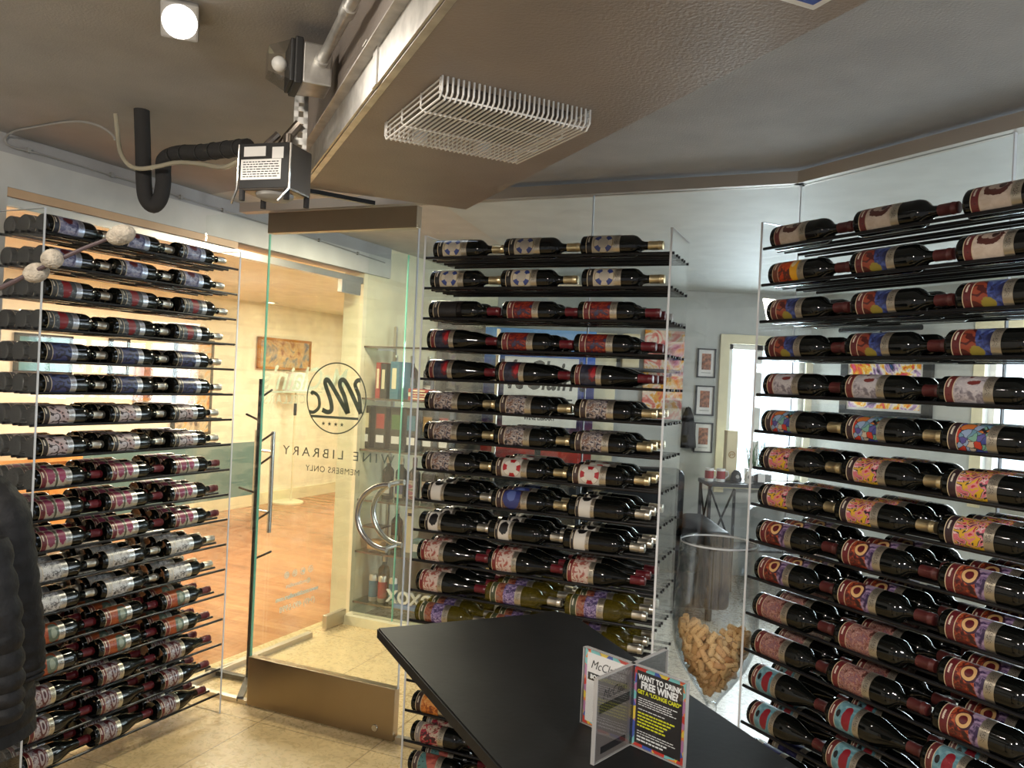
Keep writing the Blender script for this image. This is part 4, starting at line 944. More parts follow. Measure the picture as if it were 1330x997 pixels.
# ---------------------------------------------------------------- pussy willow twig close to the lens
WYD = 0.85
bp = [at_y(-260, 640, WYD+0.05) + Vector((-0.06, 0, -0.48)), at_y(-260, 640, WYD+0.05) + Vector((-0.045, 0, -0.22))] + [at_y(x, y, WYD + dy) for x, y, dy in ((-260, 640, 0.05), (-150, 470, 0.03), (-30, 384, 0.02), (0, 374, 0.01), (60, 345, 0), (110, 322, 0), (152, 306, 0))]
wt = thing('pussy_willow_twig', 'brown pussy willow twig with furry grey catkins at the left edge', 'twig', bp[0]); wo = bp[0].copy()
sp = spline(bp, 6); mb = MB(); mb.tube([p-wo for p in sp], [0.0042-0.0024*i/len(sp) for i in range(len(sp))], 8); mb.build('stem', M['willow'], wt, True)
def catkin(x, y, lx, ang, dy=-0.004):
    c = at_y(x, y, WYD+dy); q = Matrix.Rotation(-ang, 3, 'Y')
    mb = MB(); mb.ball(c-wo, 0.0105, lx, 1, 1, 16, q); mb.build('catkin', M['catkin'], wt, True)
catkin(157, 305, 1.5, math.radians(20)); catkin(68, 336, 1.1, math.radians(15)); catkin(47, 354, 1.35, math.radians(22), 0.008)
vb = bp[2]; vz = thing('twig_vase', 'clear glass vase holding the willow twig, outside the frame', 'vase', (vb.x-0.05, vb.y, 0.981))
mb = MB(); mb.lathe([(0, 0), (0.05, 0), (0.052, 0.02), (0.045, 0.16), (0.06, 0.40), (0.057, 0.40), (0.042, 0.16), (0.048, 0.024), (0, 0.02)], 24); mb.build('vase_body', M['bowl_glass'], vz, True)
ct = thing('side_counter', 'small wooden counter outside the frame under the vase', 'counter', (vb.x-0.05, vb.y, 0))
mb = MB(); mb.bbox((0, 0, 0.965), (0.34, 0.34, 0.03), 0.004); mb.build('counter_top', M['wood'], ct)
for sx in (-1, 1):
    for sy in (-1, 1): mb = MB(); mb.bbox((sx*0.14, sy*0.14, 0.475), (0.035, 0.035, 0.95), 0.003); mb.build('leg', M['wood'], ct)
# ---------------------------------------------------------------- coat tree behind the door
cp = at_z(322, 886, 0.0); ctop = on_plane('M', d_of('M', cp), 341, 492).z
cs = thing('coat_tree', 'slim black coat tree with pegs standing behind the glass door', 'coat stand', (cp.x, cp.y, 0))
mb = MB(); mb.tube([(0, 0, 0.02), (0, 0, ctop)], 0.0135, 12); mb.build('pole', M['black_metal'], cs, True)
def cpx(px, py): p = on_plane('M', d_of('M', cp), px, py); return p
for (bx, by, ex, ey) in ((339, 516, 355, 506), (334, 546, 318, 537), (337, 575, 357, 562), (336, 605, 355, 592), (331, 640, 310, 632), (332, 676, 351, 664), (330, 726, 354, 715)):
    a, b = cpx(bx, by), cpx(ex, ey); v = b-a
    mb = MB(); mb.tube([(0, 0, a.z), (v.x, v.y-0.02, b.z)], 0.006, 8); mb.build('peg', M['black_metal'], cs, True)
for k in range(3):
    a = math.radians(160+k*120); mb = MB(); mb.bbox((0.14*math.cos(a), 0.14*math.sin(a), 0.02), (0.26, 0.032, 0.026), 0.004, a); mb.build('foot', M['black_metal'], cs)
# ---------------------------------------------------------------- things on the ceiling
def up(p, z): return Vector((p.x, p.y, z))
# wire guard over the vent
vc = [at_z(x, y, ZS) for x, y in ((509, 162), (569, 98), (761, 143), (672, 190))]
vo = sum(vc, Vector())/4; ex = (vc[2]-vc[1]).normalized(); ey = Vector((-ex.y, ex.x, 0)); VW = (vc[2]-vc[1]).length; VH = abs((vc[0]-vc[1]).dot(ey))
t = thing('vent_guard', 'white wire guard basket over the soffit vent', 'vent guard', (vo.x, vo.y, ZS), math.atan2(ex.y, ex.x))
mb = MB(); dz = -0.042; n = 30
for i in range(n+1):
    x = -VW/2+VW*i/n; mb.tube([(x, -VH/2, 0), (x, -VH/2, dz+0.012), (x, -VH/2+0.012, dz), (x, VH/2-0.012, dz), (x, VH/2, dz+0.012), (x, VH/2, 0)], 0.0022, 6)
mb.build('wire', M['white_plastic'], t, True)
mb = MB()
for y in (-VH/2+0.01, -VH/6, VH/6, VH/2-0.01): mb.tube([(-VW/2, y, 0), (-VW/2, y, dz+0.01), (-VW/2+0.01, y, dz+0.004), (VW/2-0.01, y, dz+0.004), (VW/2, y, dz+0.01), (VW/2, y, 0)], 0.0022, 6)
for z in (-0.004, -0.016, -0.028):
    for x in (-VW/2, VW/2): mb.tube([(x, -VH/2, z), (x, VH/2, z)], 0.0020, 6)
mb.build('cross_wire', M['white_plastic'], t, True)
for x in (-VW*0.24, VW*0.24):
    mb = MB(); mb.bbox((x, VH/2+0.008, -0.014), (0.032, 0.026, 0.028), 0.003); mb.lathe([(0, -0.002), (0.006, -0.002), (0.006, 0), (0, 0)], 10, Matrix.Translation((x, VH/2+0.01, -0.028))); mb.build('mounting_clip', M['white_plastic'], t)
mb = MB(); mb.box((0, 0, -0.002), (VW*0.86, VH*0.8, 0.004)); mb.build('vent_face', M['dark_steel'], t)
# flood lamp
fc = at_z(235, 8, Z_LEFT); fz = Z_LEFT
t = thing('ceiling_floodlight', 'square white ceiling spotlight, lit', 'ceiling light', (fc.x, fc.y, fz), math.radians(20))
mb = MB(); mb.bbox((0, 0.055, -0.024), (0.080, 0.085, 0.048), 0.004); mb.build('housing', M['grey_plastic'], t)
rot = Matrix.Rotation(math.radians(-52), 3, 'X'); lc = Vector((0, -0.012, -0.040))
mb = MB(); mb.bbox(lc, (0.088, 0.088, 0.026), 0.006, rot=rot); mb.build('lamp_frame', M['grey_plastic'], t)
mb = MB(); mb.lathe([(0, -0.010), (0.024, -0.009), (0.036, -0.004), (0.041, 0.0), (0, 0.001)], 24, Matrix.Translation(lc + rot @ Vector((0, 0, -0.0135))) @ rot.to_4x4()); mb.build('lamp_lens', emit('lamp_glow', (1.0, 0.96, 0.9), 6.0), t, True)
FLOOD = Vector((fc.x, fc.y-0.10, fz-0.14))
# jelly jar light, conduit
jz = 2.455
def on_sof(x, y, off=0.0):      # plane of the soffit's galvanised side, pushed out
    n = nl; d = ray(x, y); q = A0+nl*(0.03+off); tt = n.dot(q)/n.dot(d); return EYEV+d*tt
jb = on_sof(408, 92, 0.03)
ja = math.atan2(e_run.y, e_run.x)
t = thing('jelly_jar_light', 'galvanised box light with clear jar shade on the soffit edge', 'wall lamp', jb, ja)
mb = MB(); mb.bbox((0, 0, 0), (0.105, 0.075, 0.105), 0.005); mb.build('junction_box', M['galv'], t)
mb = MB(); mb.bbox((0, -0.047, 0), (0.118, 0.02, 0.118), 0.004); mb.bbox((0, -0.062, 0), (0.108, 0.012, 0.108), 0.004); mb.build('lamp_collar', M['black_plastic'], t)
for sgn in (1,):
    mb = MB(); fr = [(-0.05, -0.068, -0.05), (0.05, -0.068, -0.05), (0.05, -0.068, 0.05), (-0.05, -0.068, 0.05)]; bk = [(-0.032, -0.118, -0.032), (0.032, -0.118, -0.032), (0.032, -0.118, 0.032), (-0.032, -0.118, 0.032)]
    a = [mb.b.verts.new(p) for p in fr]; b = [mb.b.verts.new(p) for p in bk]
    for i in range(4): mb.face([a[i], a[(i+1) % 4], b[(i+1) % 4], b[i]])
    mb.face(b); mb.build('jar_shade', M['bowl_glass'], t)
mb = MB(); mb.ball((0, -0.088, 0), 0.02, 1, 1, 1, 14); mb.build('lamp_bulb', M['white_plastic'], t, True)
cz = jb.z+0.015
c0 = jb - nl*0.01 + e_run*0.05 + Vector((0, 0, 0.01)); c1 = on_sof(470, 8, 0.04); c1.z = cz+0.02
ct = thing('metal_conduit', 'galvanised pipe conduit running along the soffit edge', 'conduit', c0)
mb = MB(); mb.tube([(0, 0, 0), tuple(e_run*0.5), tuple(e_run*1.6)], 0.014, 14); mb.build('pipe', M['galv'], ct, True)
mb = MB(); mb.tube([tuple(e_run*0.0), tuple(e_run*0.025)], 0.019, 14); mb.build('coupling', M['galv'], ct, True); mb = MB(); mb.tube([tuple(e_run*0.30), tuple(e_run*0.345)], 0.018, 14); mb.build('coupling', M['galv'], ct, True)
s2 = thing('angle_bracket', 'galvanised angle strap on the soffit edge beside the conduit', 'bracket', A0+e_run*1.02+nl*0.012, ja)
mb = MB(); mb.box((0, 0, 0.04), (0.035, 0.004, 0.085)); mb.box((0, -0.012, 0.082), (0.035, 0.026, 0.004)); mb.build('strap', M['galv'], s2)
# perforated strut, actuator box
bx = on_sof(358, 228, 0.10); tp = on_sof(392, 125, 0.035)
stt = thing('perforated_strut', 'perforated steel strap hanging from the soffit edge', 'strap', tp, math.radians(12))
mb = MB(); L0 = tp.z - on_sof(384, 205, 0.06).z; W0 = 0.038
v = (bx+e_run*0.05 - tp); v.z = 0
holes = 7
k0 = L0/holes; 
for i in range(holes):                      # a strap with real slots: side bars and cross bars
    z = -i*k0
    mb.box((-W0/2+0.006, 0, z-k0/2), (0.012, 0.003, k0)); mb.box((W0/2-0.006, 0, z-k0/2), (0.012, 0.003, k0)); mb.box((0, 0, z-k0*(0.22 if i % 2 else 0.32)), (W0, 0.003, k0*(0.44 if i % 2 else 0.64)))
mb.build('slotted_strap', M['galv'], stt)
at = thing('actuator_box', 'grey motor box with a printed label under the soffit', 'actuator', bx, math.radians(-16))
mb = MB(); mb.bbox((0, 0, 0.01), (0.155, 0.11, 0.125), 0.006); mb.build('housing', M['dark_steel'], at)
mb = MB(); mb.box((0, -0.0565, 0.012), (0.148, 0.003, 0.118)); plate = mb.build('cover_plate', M['black_plastic'], at)
mb = MB(); mb.box((-0.008, -0.0585, 0.002), (0.122, 0.001, 0.054)); mb.box((-0.028, -0.0585, 0.050), (0.066, 0.001, 0.026)); mb.box((0.042, -0.0585, 0.045), (0.034, 0.001, 0.030)); mb.build('rating_label', M['white_plastic'], plate)
rr_ = random.Random(4); mb = MB()
for i in range(7):
    x = -0.062
    while x < 0.045: l = rr_.uniform(0.004, 0.014); mb.box((x+l/2, -0.0592, 0.022-i*0.0065), (l, 0.0006, 0.0024)); x += l+0.003
mb.build('label_print', M['ink'], plate)
mb = MB(); mb.lathe([(0.0, -0.068), (0.036, -0.068), (0.048, -0.060), (0.052, -0.048), (0.052, -0.036), (0.0, -0.036)], 26); mb.build('round_vent', M['grey_plastic'], at, True)
for x, y in ((-0.068, -0.05), (0.068, -0.05), (-0.068, 0.05), (0.068, 0.05)):
    mb = MB(); mb.tube([(x, y, -0.05), (x, y, -0.078)], 0.008, 10); mb.build('rubber_mount', M['rubber'], at, True)
mb = MB(); mb.tube([(-0.078, -0.056, 0.07), (-0.078, -0.060, -0.05), (-0.10, -0.05, -0.085)], 0.0035, 8); mb.build('wire_bail', M['chrome'], at, True); mb = MB(); mb.tube([(0.078, -0.056, 0.07), (0.080, -0.060, -0.05), (0.055, -0.07, -0.085)], 0.0035, 8); mb.build('wire_bail', M['chrome'], at, True)
mb = MB(); mb.lathe([(0.0, 0.072), (0.022, 0.072), (0.024, 0.085), (0.012, 0.094), (0.012, 0.118), (0, 0.118)], 16, Matrix.Translation((0.02, 0.02, 0))); mb.build('top_fitting', M['dark_steel'], at, True)
# damper linkage arm
mb = MB(); mb.tube([(-0.02, 0.03, 0.07), (0.0, 0.05, 0.12), (0.03, 0.06, 0.16)], 0.014, 10); mb.tube([(-0.05, 0.0, 0.07), (-0.01, 0.02, 0.12)], 0.010, 8); mb.build('linkage_arm', M['dark_steel'], at, True)
# black bar from the box along the soffit end
b0, b1 = at_z(391, 246, ZS-0.012), at_z(486, 264, ZS-0.012)
bt = thing('black_ceiling_bar', 'short black bar under the soffit end beside the motor box', 'bar', b0)
v = b1-b0; mb = MB(); mb.box(v/2, (v.length, 0.016, 0.014), math.atan2(v.y, v.x)); mb.build('bar', M['black_metal'], bt)
# insulated drain hose with its U bend
hy = at_z(184, 143, Z_LEFT); hd = hy.y
hp = [at_y(x, y, hd + e) for x, y, e in ((184, 141, 0), (185, 170, 0), (186, 205, 0), (187, 240, 0), (190, 258, 0), (199, 267, 0), (208, 258, 0), (212, 238, 0), (212, 218, 0.0), (215, 206, -0.02), (232, 199, -0.06), (262, 198, -0.15), (295, 194, -0.25), (322, 191, -0.33))]
t = thing('insulated_drain_hose', 'black insulated hose with a U bend hanging from the ceiling', 'hose', hp[0]); h0 = hp[0].copy()
mb = MB(); mb.tube([p-h0 for p in spline(hp, 5)], 0.0265, 14); mb.build('foam_sleeve', M['rubber'], t, True)
for i in (9.6, 10.3, 11.0, 11.5, 12.0, 12.6):
    k = int(i); p = hp[k]+(hp[k+1]-hp[k])*(i-k); dv = (hp[k+1]-hp[k]).normalized()
    mb = MB(); mb.tube([p-h0-dv*0.004, p-h0+dv*0.004], 0.0285, 14); mb.build('cable_tie', M['black_plastic'], t, True)
tp_ = [at_y(x, y, hd + e) for x, y, e in ((150, 148, 0), (153, 175, 0), (156, 196, -0.03), (166, 213, -0.05), (182, 219, -0.07), (205, 216, -0.08), (230, 211, -0.12), (262, 213, -0.20), (290, 217, -0.30), (312, 208, -0.37), (324, 200, -0.40))]
tt = thing('clear_drain_tube', 'clear plastic tube looped beside the black hose', 'tube', tp_[0]); mb = MB(); mb.tube([p-tp_[0] for p in spline(tp_, 5)], 0.0075, 10); mb.build('tube_wall', M['clear_tube'], tt, True)
wp = [at_y(x, y, hd + e) for x, y, e in ((150, 182, 0.02), (145, 174, 0.04), (128, 163, 0.05), (105, 158, 0.1)) ] + [up(at_z(x, y, Z_LEFT), Z_LEFT-0.006) for x, y in ((80, 157), (40, 164), (20, 168))] + [on_plane('L', GD-0.008, x, y) for x, y in ((8, 178), (14, 190), (60, 202), (150, 229), (300, 276), (420, 314), (500, 341))]
ww = thing('white_cable', 'thin white cable clipped along the top of the left wall', 'cable', wp[0]); mb = MB(); mb.tube([p-wp[0] for p in spline(wp, 5)], 0.0045, 8); mb.build('cable_sheath', M['grey_plastic'], ww, True)
for x, y in ((37, 195), (145, 227), (235, 256), (290, 273), (415, 312), (465, 329)):
    p = on_plane('L', GD-0.010, x, y)-wp[0]; mb = MB(); mb.box(p, (0.014, 0.014, 0.02), AL); mb.build('cable_clip', M['grey_plastic'], ww)
# boxed unit on the soffit at the top of the picture
bxp = [at_z(x, y, ZS) for x, y in ((1018, -6), (1056, 11), (1098, -14), (1060, -34))]; bo = sum(bxp, Vector())/4
t = thing('taped_ceiling_panel', 'white-framed blue panel taped to the soffit at the top edge', 'panel', (bo.x*0.951, bo.y*0.951, bo.z), math.atan2(e_run.y, e_run.x))
mb = MB(); mb.bbox((0.05, 0, -0.006), (0.24, 0.13, 0.012), 0.002); mb.build('panel_frame', M['white_plastic'], t)
mb = MB(); mb.box((0.05, 0, -0.0125), (0.21, 0.10, 0.002)); mb.build('blue_face', plain('blue_film', srgb(40, 70, 160), 0.4, vary=0.3, scale=14), t)
# ---------------------------------------------------------------- glass shelves behind the vestibule
SHD = 1.80
SHY = [(472, 450, 'highest'), (468, 517, 'second'), (464, 583, 'third'), (460, 648, 'fourth'), (458, 715, 'fifth'), (455, 780, 'lowest')]
SZ = []
sRgt = s_px('M', 622, 560, SHD)
for i, (px, py, w) in enumerate(SHY):
    q = on_plane('M', SHD, px, py); s0 = s_of('M', q); SZ.append(q.z)
    t = thing('glass_shelf', f'{w} of the six glass shelves behind the vestibule glass', 'shelf', P('M', (s0+sRgt)/2, SHD+0.14, q.z), AM, 'glass display shelves')
    mb = MB(); mb.box((0, 0, 0), (sRgt-s0, 0.28, 0.012)); mb.build('shelf_board', thin_glass('smoked_shelf_glass', (0.55, 0.62, 0.58), 0.08) if i == 0 else bpy.data.materials['smoked_shelf_glass'], t)
    mb = MB(); mb.box((0, -0.141, 0), (sRgt-s0, 0.003, 0.0125)); mb.build('front_edge', M['dark_steel'], t)
for f, w in ((0.03, 'left'), (0.97, 'right')):
    s = s_px('M', 474, 560, SHD)*(1-f) + sRgt*f
    t = thing('shelf_standard', f'{w} slim steel upright carrying the glass shelves', 'upright', P('M', s, SHD+0.295, 0), AM)
    mb = MB(); mb.box((0, 0, 1.0), (0.02, 0.02, 2.0)); mb.build('upright_bar', M['steel'], t)
    mb = MB()
    for z in SZ: mb.box((0, -0.12, z-0.0125), (0.012, 0.22, 0.010))
    mb.build('bracket', M['steel'], t)
def shelf_pos(px, i, dd=0.12): return P('M', s_of('M', on_plane('M', SHD+dd, px, SHY[i][1])), SHD+dd, SZ[i]+0.007)
def standing(key, loc, label, group, a=AM, tall=1.0):
    bm_, lm, cm, rad = proto(key); rot = Matrix.Rotation(a, 3, 'Z') @ Matrix.Rotation(-PI/2, 3, 'Y')
    t = thing('wine_bottle', label, 'wine bottle', loc, rot=rot, group=group); t.scale = (tall,)*3
    for nm, me in (('glass_body', bm_), ('label', lm), ('foil_capsule', cm)):
        o = bpy.data.objects.new(nm, me); C.objects.link(o); o.parent = t
    return t
GS = 'bottles standing on the glass shelves'
for px, key, w in ((512, 'navy_plain', 'first from the left on the second glass shelf'), (534, 'bw_tree', 'second on the second glass shelf'), (556, 'cow', 'third on the second glass shelf')):
    standing(key, shelf_pos(px, 1, 0.2), f'dark bottle standing behind the books, {w}', GS)
for n_, (px, key) in enumerate(((503, 'cow'), (520, 'navy_plain'), (537, 'pink_flower'), (554, 'splash'), (571, 'mosaic'), (588, 'bronze'), (605, 'mosaic'))):
    k2 = key if LAB[key]['wine'] == 'bottle' else 'bronze'
    standing(k2, shelf_pos(px, 3, 0.12), f"standing bottle, {ORD[n_] if n_ else 'first'} from the left on the fourth glass shelf", GS)
standing('cow', shelf_pos(514, 4, 0.19), 'dark bottle standing on the fifth glass shelf', GS)
standing('purple', shelf_pos(497, 5, 0.18), 'olive bottle standing behind the tins on the lowest glass shelf', GS)
def boxy(name, label, cat, loc, size, mat, rz=AM, group=None, parts=()):
    t = thing(name, label, cat, loc, rz, group)
    mb = MB(); mb.bbox((0, 0, size[2]/2), size, min(size)*0.08); mb.build(name.split('_')[-1]+'_body', mat, t)
    for pn, c, sz, m in parts: mb = MB(); mb.box(c, sz, 0); mb.build(pn, m, t)
    return t
cB = [plain('red_card', srgb(150, 44, 40), 0.5), plain('teal_card', srgb(60, 110, 130), 0.5), plain('cream_card', srgb(220, 206, 170), 0.5)]
for n_, (px, w, h, m, lab_) in enumerate(((498, 0.035, 0.24, cB[0], 'dark red book, first on the second glass shelf'), (505, 0.045, 0.235, M['sheet_dark'], 'black book beside the dark red one'), (519, 0.065, 0.25, cB[1], 'teal boxed book on the second glass shelf'))):
    boxy('book', lab_, 'book', shelf_pos(px, 1, 0.07), (w, 0.16, h), m, group='books on the second glass shelf', parts=(('spine_title', (0, -0.081, h*0.55), (w*0.5, 0.002, h*0.55), cB[2]),))
for n_ in range(3):
    p = shelf_pos(548, 1, 0.07); p.z += n_*0.026
    boxy('book', ('bottom', 'middle', 'top')[n_]+' book of the small red stack on the second glass shelf', 'book', p, (0.15, 0.11, 0.024), cB[0] if n_ != 1 else cB[2], group='books on the second glass shelf', parts=(('spine_title', (0, -0.056, 0.012), (0.10, 0.002, 0.010), cB[2] if n_ != 1 else cB[0]),))
bagp = label_mat('bag_picture', art_noise([(0.35, srgb(40, 40, 46)), (0.5, srgb(150, 130, 120)), (0.6, srgb(200, 180, 90)), (0.7, srgb(110, 90, 140))], 3.0, 0.4), K_)
for n_, px in enumerate((477, 497, 517, 537, 558, 579)):
    boxy('gift_bag', f"black wine gift bag, {ORD[n_] if n_ else 'first'} from the left on the third glass shelf", 'gift bag', shelf_pos(px, 2, 0.10), (0.088, 0.09, 0.29), M['black_plastic'], group='gift bags on the third glass shelf',
         parts=(('printed_picture', (0, -0.0455, 0.19), (0.062, 0.002, 0.10), (cB[2], cB[0], M['leaf'], cB[1], M['gold_print'], cB[0])[n_]), ('white_caption', (0, -0.0455, 0.07), (0.06, 0.002, 0.05), M['paper'])))
boxy('cream_wine_box', 'cream upright box on the fifth glass shelf', 'box', shelf_pos(534, 4, 0.17), (0.06, 0.08, 0.30), cB[2], parts=(('dark_clasp', (0, -0.041, 0.26), (0.03, 0.002, 0.02), M['ink']),))
boxy('grey_box', 'small blue-grey box on the fifth glass shelf', 'box', shelf_pos(545, 4, 0.055), (0.09, 0.09, 0.12), M['teal'], parts=(('white_label', (0, -0.046, 0.07), (0.05, 0.002, 0.05), M['paper']),))
t = thing('glass_jar_box', 'clear glass box of corks on the fifth glass shelf', 'box', shelf_pos(487, 4, 0.08), AM)
mb = MB(); mb.box((0, 0, 0.08), (0.15, 0.12, 0.16)); mb.build('glass_case', M['acrylic'], t); mb = MB(); mb.box((0, 0, 0.164), (0.156, 0.126, 0.008)); mb.build('lid', M['dark_steel'], t); mb = MB(); mb.bbox((0.01, 0, 0.04), (0.10, 0.09, 0.06), 0.01); mb.build('contents', M['cork'], t)
for n_, px in enumerate((484, 496, 510)):
    t = thing('drink_can', f"slim printed can, {('first', 'second', 'third')[n_]} from the left on the lowest glass shelf", 'can', shelf_pos(px, 5, 0.07), AM, 'cans on the lowest glass shelf')
    mb = MB(); mb.lathe([(0, 0), (0.026, 0.0), (0.031, 0.008), (0.031, 0.165), (0.025, 0.178), (0.024, 0.180), (0, 0.178)], 18); mb.build('can_body', M['foil_silver'], t, True)
    mb = MB(); mb.lathe([(0.0313, 0.03), (0.0313, 0.14)], 18); mb.build('printed_wrap', (cB[1], LAB['mosaic']['mat'], LAB['pop_face']['mat'])[0] if n_ != 1 else cB[0], t, True)
t = thing('letter_sign', 'white cut-out letters on a blue board on the lowest glass shelf', 'sign', shelf_pos(533, 5, 0.02), AM)
mb = MB(); mb.bbox((0, 0, 0.012), (0.24, 0.06, 0.024), 0.003); mb.build('blue_base', plain('blue_base', srgb(110, 140, 190), 0.5), t)
text_obj('cut_out_letters', 'XOXO', 0.115, M['white_plastic'], t, (0, -0.012, 0.066), (PI/2, 0, 0), depth=0.008, bold=0.002)
# ---------------------------------------------------------------- showroom
def far(px, py, off=0.0): return at_y(px, py, BFAR-off)
def framed(name, label, px0, py0, px1, py1, mat_in, fw=0.012, mat_w=0.03, group=None):
    p0, p1 = far(px0, py0), far(px1, py1); w, h = p1.x-p0.x, p0.z-p1.z
    t = thing(name, label, 'picture', ((p0.x+p1.x)/2, BFAR-0.004, (p0.z+p1.z)/2), 0, group)
    mb = MB()
    for c, s in (((0, -0.01, h/2-fw/2), (w, 0.02, fw)), ((0, -0.01, -h/2+fw/2), (w, 0.02, fw)), ((-w/2+fw/2, -0.01, 0), (fw, 0.02, h)), ((w/2-fw/2, -0.01, 0), (fw, 0.02, h))): mb.box(c, s)
    mb.build('picture_frame', M['black_plastic'], t)
    mb = MB(); mb.box((0, -0.004, 0), (w-2*fw, 0.006, h-2*fw)); mb.build('mat_board', M['paper'], t)
    mb = MB(); mb.box((0, -0.008, h*0.05), (w-2*fw-2*mat_w, 0.004, h*0.55)); mb.build('print', mat_in, t)
    mb = MB(); mb.box((0, -0.008, -h*0.33), (w*0.5, 0.003, h*0.02)); mb.build('caption', M['grey_plastic'], t)
    return t
pm = plain('small_print', srgb(150, 96, 70), 0.5, vary=0.6, scale=40)
framed('framed_print', 'top of the three small black-framed prints left of the window', 906, 452, 928, 491, pm, group='framed prints by the window')
framed('framed_print', 'middle one of the three small black-framed prints left of the window', 903.5, 500, 926, 540, pm, group='framed prints by the window')
framed('framed_print', 'lowest of the three small black-framed prints left of the window', 901.5, 548, 924, 588, pm, group='framed prints by the window')
def art_mat(name, stops, scale, dist=1.5):
    q = NT(name); v = q.obj(); f, _ = q.noise(v, scale, 4, 0.6, dist); return q.done(q.bsdf(q.ramp(f, stops), 0.4))
hot = art_mat('hot_abstract', [(0.32, srgb(200, 40, 60)), (0.44, srgb(236, 150, 130)), (0.5, srgb(240, 226, 210)), (0.58, srgb(236, 170, 40)), (0.7, srgb(226, 80, 40))], 5.0)
def panel_on_far(name, label, cat, px0, py0, px1, py1, off, mat, th=0.03):
    p0, p1 = far(px0, py0, off), far(px1, py1, off); w, h = p1.x-p0.x, p0.z-p1.z
    t = thing(name, label, cat, ((p0.x+p1.x)/2, BFAR-off, (p0.z+p1.z)/2))
    mb = MB(); mb.bbox((0, 0, 0), (w, th, h), 0.003); mb.build('canvas', mat, t)
    mb = MB(); mb.box((0, th*0.5+0.004, 0), (w*0.9, 0.008, h*0.9)); mb.build('stretcher_frame', M['wood'], t)
    return t, w, h
panel_on_far('abstract_canvas', 'red and orange abstract canvas right of the middle rack', 'painting', 838, 428, 884, 545, 0.03, hot)
bl = NT('banner_print'); tc = bl.n('ShaderNodeTexCoord'); sp_ = bl.n('ShaderNodeSeparateXYZ'); bl.t.links.new(tc.outputs['Generated'], sp_.inputs[0])
f_, _ = bl.noise(bl.obj(), 4.0, 6, 0.65, 1.2); zz = bl.math('MULTIPLY_ADD', bl.math('SUBTRACT', f_, 0.5), 0.5, sp_.outputs[2])
M['banner'] = bl.done(bl.bsdf(bl.ramp(zz, [(0.0, srgb(60, 50, 60)), (0.18, srgb(196, 60, 44)), (0.3, srgb(110, 40, 50)), (0.42, srgb(24, 36, 90)), (0.6, srgb(70, 70, 130)), (0.8, srgb(70, 110, 200)), (0.95, srgb(120, 176, 236))]), 0.4))
t, w, h = panel_on_far('display_banner', 'large blue and red printed banner behind the middle rack', 'banner', 624, 424, 766, 622, 0.32, M['banner'])
fp = far(695, 622, 0.32)
for sx in (-1, 1): mb = MB(); mb.box((sx*w*0.42, 0.05, -h/2-(fp.z-0.0)/2+0.01), (0.04, 0.04, fp.z)); mb.build('leg', M['black_metal'], t)
p0, p1 = far(656, 462, 0.40), far(748, 556, 0.40); w, h = p1.x-p0.x, p0.z-p1.z
t = thing('shop_sign', 'white shop sign with script lettering before the blue banner', 'sign', ((p0.x+p1.x)/2, BFAR-0.40, (p0.z+p1.z)/2))
mb = MB(); mb.bbox((0, 0, 0), (w, 0.02, h), 0.002); mb.build('sign_board', M['white_plastic'], t)
text_obj('name_lettering', 'McClain\u2019s', h*0.60, M['ink'], t, (0, -0.011, h*0.22), (PI/2, 0, 0), shear=0.3, xscale=0.58, bold=0.004)
mb = MB(); mb.box((0, -0.011, -h*0.10), (w*0.86, 0.002, h*0.025)); mb.build('rule_line', M['ink'], t)
text_obj('cellars_lettering', 'CELLARS', h*0.14, M['ink'], t, (w*0.2, -0.011, -h*0.20), (PI/2, 0, 0), bold=0.002)
text_obj('wine_library_lettering', 'WINE LIBRARY', h*0.085, M['ink'], t, (0, -0.011, -h*0.38), (PI/2, 0, 0), bold=0.002, xscale=0.8)
mb = MB(); mb.box((0, 0.03, (p1.z)/2-(p0.z+p1.z)/2), (0.05, 0.03, p1.z)); mb.build('stand_post', M['black_metal'], t)
t, w, h = panel_on_far('dark_screen', 'dark grey panel left of the blue banner', 'panel', 570, 398, 621, 640, 0.95, M['black_plastic'])
panel_on_far('white_pillar_panel', 'white upright panel right of the blue banner', 'panel', 770, 432, 790, 690, 0.10, M['cream_panel'])
# wall shelf with things
p0, p1 = far(800, 479, 0.1), far(880, 479, 0.1)
t = thing('wall_shelf', 'thin dark wall shelf right of the white panel', 'shelf', ((p0.x+p1.x)/2, BFAR-0.1, p0.z)); w = p1.x-p0.x
mb = MB(); mb.bbox((0, 0, 0), (w, 0.2, 0.03), 0.003); mb.build('board', M['black_plastic'], t)
for sx in (-0.4, 0.4): mb = MB(); mb.box((sx*w, 0.06, -0.05), (0.02, 0.06, 0.08)); mb.build('bracket', M['black_metal'], t)
boxy('cream_carton', 'cream carton standing on the thin dark wall shelf', 'box', (p0.x+0.12, BFAR-0.1, p0.z+0.016), (0.15, 0.12, 0.30), cB[2], 0, parts=(('printed_label', (0, -0.061, 0.16), (0.09, 0.002, 0.10), M['grey_plastic']),))
# hanging dark coat
t = thing('hanging_coat', 'dark grey coat hanging on the far wall beside the prints', 'coat', far(893, 552, 0.05))
mb = MB(); mb.tube([(0, 0, 0.16), (0.0, 0, 0.08), (0.01, 0, -0.05), (0.015, 0, -0.20)], [0.02, 0.05, 0.06, 0.07], 14); mb.build('coat_body', M['puffer'], t, True)
mb = MB(); mb.tube([(0, 0.05, 0.15), (0, -0.01, 0.16)], 0.008, 8); mb.build('wall_hook', M['black_metal'], t, True)
